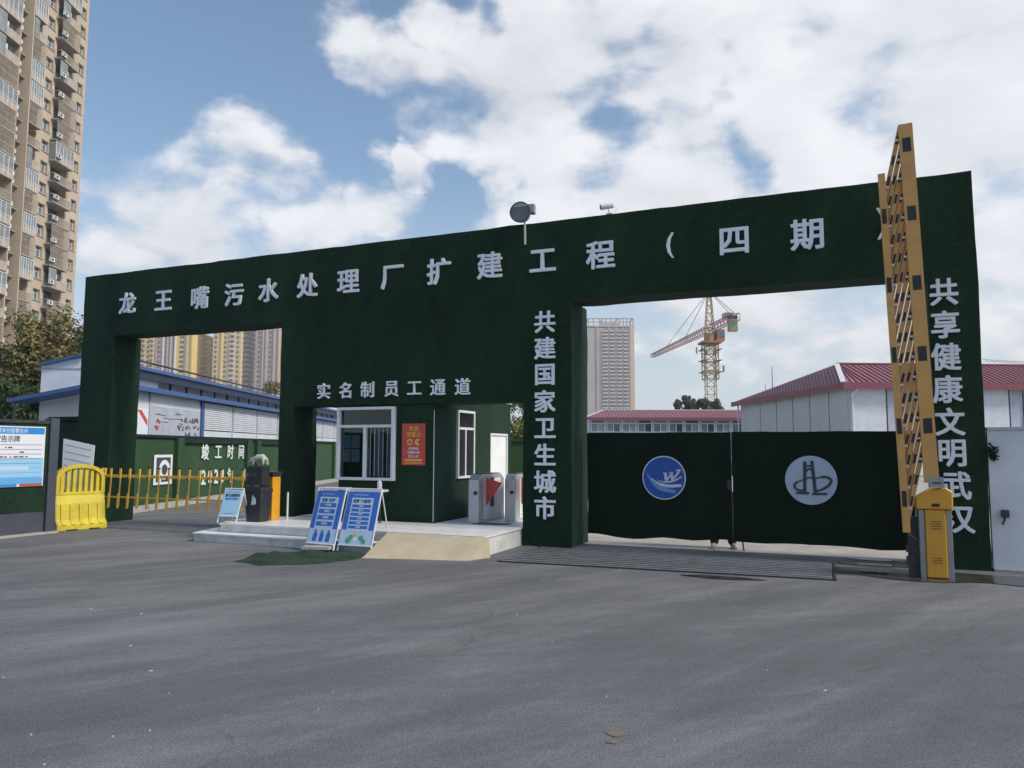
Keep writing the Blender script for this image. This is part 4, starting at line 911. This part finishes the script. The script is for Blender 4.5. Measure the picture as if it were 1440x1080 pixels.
# ------------------------------------------------------------------ long low building with the red roof
rb = thing('site_office', 'long two storey site office with faded red roof and window row beyond the gate', 'building', (9.1, 90, 0), R(-1.2))
Lb = 27.5; Db = 7
MB(PREFAB).box(0, Lb, .3, Db, 0, 5.3).build('wall', rb)
bay = 1.86
for i in range(14):
    x = .35 + i * bay
    f = MB(FRAMEW); f.box(x, x + bay - .22, .1, .298, 4.7, 4.77).box(x, x + bay - .22, .1, .298, 5.14, 5.2).box(x, x + bay - .22, .1, .298, 3.7, 3.76)
    f.box(x, x + .06, .1, .298, 3.761, 5.139).box(x + bay - .28, x + bay - .22, .1, .298, 3.761, 5.139).box(x + bay / 2 - .14, x + bay / 2 - .08, .1, .298, 3.761, 4.699)
    fo = f.build('window_frame', rb); MB(TGL if i % 3 else GLASSD).box(x + .06, x + bay - .28, .2, .25, 4.771, 5.139).build('pane', fo); MB(TGL).box(x + .06, x + bay / 2 - .14, .2, .25, 3.761, 4.699).build('pane', fo); MB(GLASSD if i % 2 else TGL2).box(x + bay / 2 - .08, x + bay - .28, .22, .27, 3.761, 4.699).build('pane', fo)
    MB(PREFG).box(x - .17, x - .05, .15, .297, 0, 5.3).build('pilaster', rb)
roof = MB(REDROOF); roof.add([(-.3, -.25, 5.42), (Lb + .3, -.25, 5.42), (Lb + .3, 3.6, 6.5), (2.2, 3.6, 6.5), (-.3, 7.3, 5.42), (Lb + .3, 7.3, 5.42)], [(0, 1, 2, 3), (3, 2, 5, 4), (0, 3, 4), (1, 5, 2)]); roof.build('roof', rb)
q = MB(REDTRIM)
for i in range(70):
    x = .3 + i * .39; x1 = max(x, 2.2) if x < 2.2 else x; t = 1 if x >= 2.2 else (x + .3) / 2.5
    q.bar((x, -.25, 5.45), (x, -.25 + 3.85 * t, 5.45 + 1.08 * t), .05, .05)
q.build('roof_ribs', rb, kind='stuff'); MB(REDTRIM).box(-.32, Lb + .3, -.32, -.26, 5.2, 5.46).build('fascia', rb)
MB(EMBW).bar((-.3, -.27, 5.5), (2.2, 3.6, 6.56), .12, .08).build('hip_cap', rb); MB(FRAMEW).bar((2.2, 3.6, 6.55), (Lb, 3.6, 6.55), .16, .1).build('ridge_cap', rb)

# ------------------------------------------------------------------ grey panel building with red hip roof, right
gb = thing('panel_building', 'grey panel clad building with dark red hip roof to the right of the gate', 'building', (20.55, 46, 0), R(3))
Lx, Ly, Hh = 17, 18.6, 5.45
MB(PANELG).box(.03, Lx, .03, Ly, 0, Hh).build('core', gb)
k = 0; y = .05
for w in (2.4, 2.75, 2.75, 2.9, 3.2, 3.3, 2.8, 2.75):
    if y + w > Ly: break
    MB(PANELG).box(-.03, .029, y + .06, y + w - .06, .1, Hh - .02).build('wall_panel', gb); MB(DARKST).box(-.0, .0295, y + w - .06, y + w + .06, .1, Hh - .03).build('joint_strip', gb); y += w
x = .05
for i in range(9):
    w = (2.35, .9, 2.2, 2.3, 2.4, .9, 2.4, 2.3, 1)[i]
    if x + w > Lx: break
    MB(PREFG if i % 2 else PREFAB).box(x + .05, x + w - .05, -.03, .029, .1, Hh - .02).build('wall_panel', gb); MB(DARKST).box(x + w - .05, x + w + .05, .0, .0295, .1, Hh - .03).build('joint_strip', gb); x += w
rf = MB(REDROOF); o_ = .55; zt = 7.25; ze = Hh + .02
rf.add([(-o_, -o_, ze + .2), (Lx + o_, -o_, ze + .2), (Lx + o_, Ly + o_, ze + .2), (-o_, Ly + o_, ze + .2), (.95, 3.2, zt), (Lx - 1, 3.2, zt)], [(0, 1, 5, 4), (1, 2, 5), (2, 3, 4, 5), (3, 0, 4), (0, 3, 2, 1)]); rf.build('roof', gb)
q = MB(REDTRIM)
for i in range(46):
    x = i * .38; t = 1; q.bar((x, -o_, ze + .24), (max(1.0, min(Lx - 1, x)), 3.2, zt + .03), .05, .05)
for i in range(1, 40):
    f = i / 40; q.bar((-o_, -o_ + (Ly + 1.1) * f, ze + .23), ((.95 + o_) * (1 - f) - o_, 3.2 + (Ly + o_ - 3.2) * f, ze + .22 + (zt - ze - .2) * (1 - f)), .05, .05)
q.build('roof_ribs', gb, kind='stuff')
q = MB(REDTRIM); q.box(-o_ - .04, Lx + o_, -o_ - .06, -o_, ze - .14, ze + .25).box(-o_ - .06, -o_, -o_, Ly + o_, ze - .14, ze + .25); q.build('fascia', gb)
MB(FRAMEW).bar((-o_, -o_, ze + .27), (.95, 3.2, zt + .04), .3, .06).build('hip_cap', gb); MB(REDTRIM).bar((.95, 3.2, zt + .05), (Lx - 1, 3.2, zt + .05), .2, .1).build('ridge_cap', gb)
for x in (.2, 11.2):
    q = MB(FRAMEW); q.tube((x + .25, -.4, Hh - .1), (x, -.12, Hh - .4), .07, n=8).tube((x, -.12, Hh - .4), (x, -.12, .1), .07, n=8); q.build('drain_pipe', gb)
q = MB(FRAMEW); q.tube((-.15, Ly + .1, 0), (-.15, Ly + .1, Hh), .07, n=8); q.build('drain_pipe', gb)
cb = MB(DARKST); cb.tube((24, 38, 6.15), (44, 44, 5.9), .012, n=5).tube((24, 38.2, 6.25), (44, 44, 6.0), .012, n=5); cb.build('overhead_cable', label='thin overhead cable pair crossing before the red roof on the right', cat='cable')
sq = thing('antenna_mast', 'thin mast with three spikes rising behind the grey panel building', 'mast', (41.6, 120, 0))
q = MB(REDTRIM); q.tube((0, 0, 0), (0, 0, 15), .14, .05, 8).tube((-1.1, 0, 9), (-1.1, 0, 12), .09, .03, 8).tube((1.5, 0, 9), (1.5, 0, 11.6), .09, .03, 8).box(-1.3, 1.7, -.1, .1, 9, 9.2); q.build('mast', sq)

# ------------------------------------------------------------------ near residential tower on the left
tw = thing('apartment_tower', 'tall tan apartment tower with stacked balconies filling the left edge', 'building', (-62, 105.2, 0), R(-90))
# local: x = distance back from the right-hand corner towards the viewer (a), -y outwards... (facade plane y=0)
NF, PH, FL = 34, 2.85, 34
tw.rotation_euler = (0, 0, R(-90))      # local +x -> world -Y, local +y -> world +X
TWH = NF * PH
body = MB(TWALL); body.box(0, 42, -16, -1.3, 0, TWH); body.build('core', tw)
fac = MB(TWALL)
solid = [(0, .65), (1.95, 3.3), (7.0, 7.6), (9.1, 10.4), (20.0, 20.6), (22.1, 22.6), (26.4, 26.8), (28.3, 42)]
for a, c in solid: fac.box(a, c, -1.3, 0, 0, TWH)
fac.build('facade_wall', tw)
sp_ = MB(TWALL)
for fl_ in range(NF):
    z = fl_ * PH
    for a, c in ((.65, 1.95), (7.6, 9.1), (20.6, 22.1), (26.8, 28.3)): sp_.box(a, c, -1.3, -.002, z, z + .85).box(a, c, -1.3, -.002, z + 2.35, z + PH)
sp_.build('spandrels', tw, kind='stuff')
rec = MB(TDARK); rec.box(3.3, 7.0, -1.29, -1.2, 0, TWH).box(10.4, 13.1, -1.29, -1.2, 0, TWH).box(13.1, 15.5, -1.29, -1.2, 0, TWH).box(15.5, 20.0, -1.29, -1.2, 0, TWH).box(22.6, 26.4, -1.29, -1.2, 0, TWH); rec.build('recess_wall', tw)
pi_ = MB(TWALL)
for a in (13.1, 15.45): pi_.box(a - .11, a + .11, -1.19, .75, 0, TWH)
pi_.build('pier', tw)
wm = MB(FRAMEW); w = 1.3
def win_mesh(w, name):
    m = MB(TRAIL); m.box(0, w, -.5, -.44, 0, 1.5, TGL).box(0, .07, -.44, -.36, 0, 1.5, FRAMEW).box(w - .07, w, -.44, -.36, 0, 1.5, FRAMEW).box(w / 2 - .04, w / 2 + .04, -.44, -.36, 0, 1.5, FRAMEW).box(.07, w / 2 - .04, -.44, -.36, 0, .07, FRAMEW).box(.07, w / 2 - .04, -.44, -.36, 1.0, 1.06, FRAMEW).box(w / 2 + .04, w - .07, -.44, -.36, 1.0, 1.06, FRAMEW)
    m.box(-.08, w + .08, -.35, .1, -.1, -.002, TCONC); return m.mesh(name)
wms = {1.3: win_mesh(1.3, 'window'), 1.5: win_mesh(1.5, 'window')}
def balc(w, kind, prot=1.15):
    m = MB(TCONC); m.box(0, w, -1.19, prot, -.14, 0, TCONC)
    if kind == 0:      # open with rail
        m.box(0, w, prot - .06, prot, 1.0, 1.07, TRAIL); k = 0.0
        while k < w: m.box(k, k + .05, prot - .05, prot - .01, 0, 1.0, TRAIL); k += .17
        m.box(w - .05, w, 0, prot - .07, 1.0, 1.07, TRAIL).box(.3, w - .5, -1.18, -1.1, .1, 2.3, TGL)
    elif kind == 1:    # enclosed with glass
        m.box(.02, w - .02, prot - .07, prot - .03, .0, .95, TRAIL).box(.02, w - .02, prot - .06, prot - .04, .97, 2.45, TGL2)
        k = 0.0
        while k < w: m.box(k, k + .07, prot - .04, prot + .02, .0, 2.5, FRAMEW); k += (w - .07) / 5 - .001
        m.box(0, w, prot - .03, prot + .03, .95, 1.02, FRAMEW).box(0, w, prot - .03, prot + .03, 2.45, 2.55, FRAMEW)
        m.box(w - .06, w - .02, 0.02, prot - .08, 0, 2.5, TGL2)
    elif kind == 2:    # cage grille
        m.box(0, w, prot - .04, prot, 1.0, 1.06, TRAIL).box(0, w, prot - .04, prot, 1.9, 1.94, TRAIL).box(0, w, prot - .04, prot, 2.5, 2.56, TRAIL); k = 0.0
        while k < w: m.box(k, k + .045, prot - .045, prot + .004, 0, 2.5, TRAIL); k += .2
        m.box(.2, w - .3, -1.18, -1.1, .1, 2.3, TGL)
    elif kind == 3:    # solid parapet, laundry
        m.box(.02, w * .6, prot - .08, prot - .02, 0, 1.05, TRAIL).box(w * .6, w - .02, prot - .06, prot - .02, 0, 2.5, TGL2).box(.3, w - .5, -1.18, -1.1, .1, 2.3, TGL)
        m.box(w * .15, w * .3, prot * .4, prot * .42, 1.3, 2.1, PBLACK).box(w * .35, w * .45, prot * .4, prot * .42, 1.4, 2.1, ACW)
    return m.mesh('balcony')
bms = {}
acm = MB(ACW); acm.box(0, .8, 0, .32, 0, .55, ACW); acm.disc((.5, .28), .2, .321, .33, 14, DARKST); acm.box(.05, .1, .0, .32, -.1, -.001, DARKST).box(.7, .75, 0, .32, -.1, -.001, DARKST); acm = acm.mesh('air_conditioner')
random.seed(11)
for fl_ in range(3, NF - 1):
    z = fl_ * PH
    for a, c, pv in ((3.35, 7.5, .95), (10.5, 12.95, .8), (15.6, 20.0, .95), (22.6, 26.4, .95)):
        kd = random.choice((0, 1, 1, 2, 3, 2)); key = (c - a, kd)
        if key not in bms: bms[key] = balc(c - a, kd, pv)
        link('balcony', bms[key], tw, (a, 0, z + .14))
    for a, w in ((.65, 1.3), (7.6, 1.5), (20.6, 1.5)): link('window', wms[w], tw, (a, 0, z + .85))
    link('air_conditioner', acm, tw, (6.8 + random.uniform(-.1, .1), .98, z + .3 + random.uniform(0, .2)))
    link('air_conditioner', acm, tw, (13.9, -.35, z + .2)) 
    if random.random() < .7: link('air_conditioner', acm, tw, (13.9, -.35, z + 1.2))
sl = MB(TCONC)
for fl_ in range(NF): sl.box(13.22, 15.33, -1.19, .05, fl_ * PH - .1, fl_ * PH)
sl.build('ledges', tw, kind='stuff')
MB(TWALL2).box(-.1, 42.1, -16.1, .1, TWH, TWH + 1.2).build('parapet', tw)

# ------------------------------------------------------------------ far towers
def tower(name, label, x0, x1, y0, dep, hgt, wall, cols, side=None, top=None, group=None, pitch=2.95):
    t = thing(name, label, 'building', ((x0 + x1) / 2, y0, 0), 0, group); w = x1 - x0; hx = w / 2
    MB(wall).box(-hx, hx, 0, dep, 0, hgt).build('wall', t)
    win = MB(FWIN); stp = {}; slab = MB(wall)
    z0_ = 8
    for f0, f1, kind, m in cols:
        a, c = -hx + f0 * w, -hx + f1 * w
        if kind == 's': MB(m).box(a, c, -.5, -.001, 0, hgt + .6).build('pilaster', t)
        elif kind == 'r': MB(m).box(a, c, -.05, -.001, 0, hgt).build('recess_strip', t)
        else:
            z = z0_
            while z < hgt - 1:
                win.box(a, c, -.12, -.06, z + .7, z + 2.2, FWIN)
                if kind == 'b': slab.box(a - .3, c + .3, -1.1, -.13, z - .1, z + .75, m)
                z += pitch
    if side:
        for f0, f1, kind, m in side:
            a, c = f0 * dep, f1 * dep
            if kind == 's': MB(m).box(hx + .001, hx + .8, a, c, 0, hgt).build('pilaster', t)
            else:
                z = z0_
                while z < hgt - 1:
                    win.box(hx + .02, hx + .08, a, c, z + .7, z + 2.2, FWIN)
                    if kind == 'b': slab.box(hx + .09, hx + 1.5, a - .3, c + .3, z - .1, z + .75, m)
                    z += pitch
    if win.v: win.build('windows', t, kind='stuff')
    if slab.v: slab.build('balconies', t, kind='stuff')
    MB(wall).box(-hx - .3, hx + .3, -.4, dep + .3, hgt + .601, hgt + 1.8).build('parapet', t)
    MB(wall).box(-hx * .4, hx * .4, dep * .3, dep * .7, hgt + 1.801, hgt + 5).build('stair_head', t)
    return t
tower('high_rise', 'cream high rise partly hidden by the left pillar of the gateway', -226, -215.2, 450, 18, 100, YTW, [(.1, .2, 'w', None), (.3, .45, 'b', YTW), (.6, .7, 'w', None), (.8, .92, 'b', YTW)])
tower('high_rise', 'mauve high rise with pale stripes between two yellow towers', -214.8, -204, 450, 18, 98, PURP, [(.15, .27, 'w', None), (.42, .5, 's', WHT), (.56, .62, 'w', None), (.66, .72, 's', PALE), (.84, .9, 's', PALE)])
tower('high_rise', 'bright yellow high rise with a window column and stepped flank', -203.4, -192, 450, 34, 71, YT, [(.02, .1, 's', WHT), (.3, .52, 'w', None), (.6, .7, 's', PURP), (.9, 1, 's', YT)],
      [(.02, .28, 's', YT), (.32, .4, 'w', None), (.45, .6, 'b', YT), (.68, .74, 'w', None), (.8, .95, 'b', YT)])
tower('high_rise', 'pale distant block in the gap between the yellow high rises', -222, -198, 560, 15, 56, PALE, [(.2, .3, 'w', None), (.5, .6, 'w', None), (.8, .9, 'w', None)])
tower('high_rise', 'tan high rise with white balcony bands in the middle of the left opening', -180, -163, 450, 27, 104, YTW, [(.06, .14, 'w', None), (.28, .34, 's', YT), (.4, .46, 'w', None), (.62, .74, 'b', WHT), (.84, .92, 'w', None)],
      [(.08, .16, 'w', None), (.25, .45, 'b', WHT), (.52, .58, 'w', None), (.66, .86, 'b', WHT)])
tower('high_rise', 'mauve high rise with twin window columns at the right of the left opening', -154.5, -138, 450, 20, 101, PURP, [(.1, .18, 'w', None), (.26, .29, 's', PALE), (.38, .42, 's', PALE), (.5, .58, 'w', None), (.66, .7, 's', PALE), (.84, .9, 's', YTW)])
tower('high_rise', 'narrow yellow tower edge behind the tan high rise', -170, -160, 500, 14, 60, YT, [(.3, .6, 'w', None)])
t = tower('high_rise', 'pale grey high rise with open roof frame beyond the red roofed office', 60.5, 98, 600, 22, 99.5, mat('pale_block', (.56, .5, .46), .9, var=.05, scale=.05),
    [(.0, .12, 'r', PALE), (.13, .3, 'r', PURP), (.19, .22, 's', PALE), (.33, .42, 'b', WHT), (.445, .465, 's', PURP), (.49, .57, 'b', WHT), (.595, .615, 's', PURP), (.64, .72, 'b', WHT), (.745, .765, 's', PURP), (.78, .86, 'b', WHT), (.885, .9, 's', PURP), (.91, 1, 's', mat('sunlit_strip', (.75, .55, .38), .9))])  # warm sunlight on the right edge is put into the last strip's colour
q = MB(PALE)
for x in (-18, -14, -9, -4, 0, 4, 7, 10, 13, 16, 18): q.box(x - .4, x + .4, -.5, .3, 101.4, 106.5)
q.box(-18.4, 18.4, -.6, .4, 106.501, 107.3).box(-18.4, 18.4, 16, 17, 106.501, 107.3)
for x in (-18, -6, 6, 18): q.box(x - .4, x + .4, .401, 15.99, 106.6, 107.2).box(x - .4, x + .4, 16.1, 16.9, 101.4, 106.5)
q.build('roof_frame', t)

# ------------------------------------------------------------------ tower crane
cr = thing('tower_crane', 'yellow tower crane with faded red jib standing beyond the site office', 'crane', (34.4, 130, 0))
def lattice(mb, a, c, w, w2, n, r, m):
    """square lattice mast or jib between a and c"""
    a = Vector(a); c = Vector(c); d = (c - a).normalized(); up = Vector((0, 0, 1)) if abs(d.z) < .9 else Vector((0, 1, 0)); x = d.cross(up).normalized(); y = x.cross(d)
    def P(i, k): f = i / n; ww = (w + (w2 - w) * f) / 2; sx_, sy_ = ((-1, -1), (1, -1), (1, 1), (-1, 1))[k % 4]; return a + (c - a) * f + x * sx_ * ww + y * sy_ * ww
    for k in range(4): mb.bar(P(0, k), P(n, k), r * 1.5, None, m)
    for i in range(n + 1):
        for k in range(4): mb.bar(P(i, k), P(i, k + 1), r, None, m)
    for i in range(n):
        for k in range(4): mb.bar(P(i, k), P(i + 1, k + 1 if (i + k) % 2 else k), r, None, m) if False else mb.bar(P(i, k), P(i + 1, k + 1), r, None, m)
q = MB(CRANEY); lattice(q, (0, 0, 0), (0, 0, 19.6), 1.6, 1.6, 14, .07, CRANEY); q.build('mast', cr, kind='stuff')
q = MB(CRANEY); lattice(q, (0, 0, 13.8), (0, 0, 19.8), 2.3, 2.3, 4, .1, CRANEY); q.build('climbing_frame', cr, kind='stuff')
q = MB(CRANEY)
for z in (15.0, 17.0, 18.9):
    for e in (-1, 1): q.box(-1.7, 1.7, e * 1.45 - .25, e * 1.45 + .25, z, z + .08).box(e * 1.45 - .25, e * 1.45 + .25, -1.19, 1.19, z, z + .08)
q.box(-2.4, -2.3, -.3, .3, 18.3, 19.4).box(2.2, 2.3, -.5, .3, 15.1, 16.2); q.build('work_platform', cr)
q = MB(CRANER); q.box(-1.7, 1.7, -1.7, 1.7, 20.0, 20.35).tube((0, 0, 19.7), (0, 0, 21.8), 1.0, n=16, m=CRANEY); q.build('slewing_ring', cr)
q = MB(CRANEY); lattice(q, (0, 0, 21.4), (0, 0, 29.5), 1.5, .5, 6, .09, CRANEY); q.build('tower_head', cr, kind='stuff')
q = MB(mat('cab_orange', (.5, .2, .05), .5)); q.box(.9, 2.3, -1.2, .6, 20.4, 22.4); q.build('cab', cr); MB(TGL).box(1.0, 2.2, -1.25, -1.201, 21.0, 22.1).build('cab_window', cr)
jd = Vector((-3.0, 38, 0)).normalized(); J0 = Vector((0, 0, 22.6)); q = MB(CRANER); lattice(q, J0 + jd, J0 + jd * 38, 1.1, .7, 26, .055, CRANER); q.build('jib', cr, kind='stuff')
q = MB(CRANER); lattice(q, J0 - jd * .9, J0 - jd * 12.5, 1.1, 1.1, 8, .06, CRANER); q.build('counter_jib', cr, kind='stuff')
q = MB(DARKST); pts = J0 - jd * 11; q.box(pts.x - .8, pts.x + .6, pts.y - .5, pts.y + .5, 20.5, 21.2, CRANEY).box(pts.x - .75, pts.x + .55, pts.y - .5, pts.y + .5, 21.201, 21.8, PGREEN).box(pts.x - .8, pts.x + .6, pts.y - .5, pts.y + .5, 21.801, 22.4, CRANEY).box(pts.x - .75, pts.x + .55, pts.y - .5, pts.y + .5, 22.401, 22.9, DARKST); q.build('counterweight', cr)
MB(GREYM).box(pts.x - .8, pts.x + .5, pts.y + 2, pts.y + 3.6, 23.21, 23.9).build('winch', cr)
q = MB(DARKST); top = Vector((0, 0, 29.3))
for k in (14, 27): q.tube(top, J0 + jd * k + Vector((0, 0, .5)), .05, n=5)
for k in (-10.5, -12): q.tube(top, J0 + jd * k + Vector((0, 0, .5)), .05, n=5)
q.build('tie_ropes', cr)

# ------------------------------------------------------------------ trees
def tree(name, label, loc, hgt, crown, cz, nleaf, lsize, lm, seed, group=None, clumps=26):
    t = thing(name, label, 'tree', loc, 0, group); rnd = random.Random(seed)
    tr = MB(BARK); tr.tube((0, 0, 0), (0, 0, cz - crown[2] * .3), .16, .1, 9)
    cl = []
    for i in range(clumps):
        while True:
            p = Vector((rnd.uniform(-1, 1), rnd.uniform(-1, 1), rnd.uniform(-1, 1)))
            if p.length < 1: break
        p = Vector((p.x * crown[0], p.y * crown[1], p.z * crown[2] + cz)); cl.append((p, rnd.uniform(.22, .42) * min(crown)))
    base = Vector((0, 0, cz - crown[2] * .4))
    for p, r in cl[::2]: tr.tube(base - Vector((0, 0, rnd.uniform(0, 1))), p, .06, .015, 5)
    tr.build('trunk', t)
    lf = MB(lm); vs = []; fs = []
    for i in range(nleaf):
        p, r = cl[rnd.randrange(clumps)]; d = Vector((rnd.gauss(0, 1), rnd.gauss(0, 1), rnd.gauss(0, 1))).normalized() * r * rnd.uniform(.35, 1.15) ; c = p + d
        n_ = (d.normalized() + Vector((rnd.uniform(-.8, .8), rnd.uniform(-.8, .8), rnd.uniform(-.2, 1)))).normalized(); a = n_.orthogonal().normalized(); q_ = n_.cross(a); s_ = lsize * rnd.uniform(.6, 1.3)
        th = rnd.uniform(0, 6.28); u_ = a * math.cos(th) + q_ * math.sin(th); w_ = n_.cross(u_)
        k = len(vs); vs += [c - u_ * s_, c + w_ * s_ * .5, c + u_ * s_, c - w_ * s_ * .5]; fs.append((k, k + 1, k + 2, k + 3))
    me = bpy.data.meshes.new('crown'); me.from_pydata([tuple(v) for v in vs], [], fs); me.materials.append(lm); link('crown', me, t); return t
G_ = 'trees at the left behind the site cabin'
tree('broadleaf_tree', 'olive brown leafed tree at the far left below the apartment tower', (-24.8, 36, 0), 8.4, (2.7, 2.6, 3.3), 4.9, 11000, .12, LEAFA, 1, G_, 46)
tree('broadleaf_tree', 'brown tinged tree crown between the far left tree and the site cabin', (-22.4, 37, 0), 8, (2.2, 2.2, 2.6), 5.5, 8000, .12, LEAFA, 2, G_, 36)
tree('broadleaf_tree', 'reddish leafed tree top just above the site cabin gable', (-23.6, 40, 0), 8, (1.9, 1.8, 1.4), 6.6, 5000, .12, LEAFC, 3, G_, 24)
tree('broadleaf_tree', 'dark green tree crown directly left of the gateway pillar', (-20.6, 37.5, 0), 8, (1.8, 1.8, 2.3), 5.0, 7000, .11, LEAFB, 4, G_, 30)
tree('broadleaf_tree', 'low dark green tree beside the blue canopy', (-20.2, 31, 0), 5, (1.9, 1.6, 2.1), 2.6, 7000, .1, LEAFB, 5, G_, 30)
tree('broadleaf_tree', 'dark tree at the very left edge behind the hoarding fence', (-23.4, 32.5, 0), 5, (2.2, 1.8, 2.3), 2.8, 7000, .11, LEAFB, 9, G_, 30)
tree('broadleaf_tree', 'yellow green tree behind the turf wall seen through the turnstile passage', (.3, 31, 0), 5, (1.6, 1.5, 1.8), 3.0, 6000, .09, LEAFD, 6, None, 30)
tree('broadleaf_tree', 'small grey green tree with a bare twig top above the red roofed office', (23.0, 99, 0), 8.6, (1.7, 1.6, 1.0), 7.5, 6000, .16, LEAFE, 7, 'grey green trees above the red roof', 34)
tree('broadleaf_tree', 'rounded dark tree at the foot of the tower crane', (25.6, 99, 0), 8.6, (2.1, 1.8, 1.1), 7.3, 8000, .16, LEAFE, 8, 'grey green trees above the red roof', 40)
tree('broadleaf_tree', 'thin ochre leafed tree against the mauve high rise', (-35.5, 112, 0), 14, (2.4, 2, 5), 9.5, 2500, .22, LEAFA, 10, None, 16)
tree('broadleaf_tree', 'brown leafed tree before the cream high rise', (-61.5, 122, 0), 18, (3.5, 3, 6), 12.5, 1500, .2, LEAFA, 12, None, 26)

# ------------------------------------------------------------------ thin haze over the whole place
hz = MB(); hz.box(-420, 420, -60, 760, -1.0, 175); hm = bpy.data.materials.new('thin_haze'); hm.use_nodes = True; nn = hm.node_tree
nn.nodes.clear(); ho = nn.nodes.new('ShaderNodeOutputMaterial'); hv = nn.nodes.new('ShaderNodeVolumePrincipled'); hv.inputs['Color'].default_value = (.88, .9, .94, 1); hv.inputs['Density'].default_value = .0004; hv.inputs['Anisotropy'].default_value = .2
nn.links.new(hv.outputs[0], ho.inputs['Volume']); hz.mats = [hm]; hz.build('haze', kind='stuff')
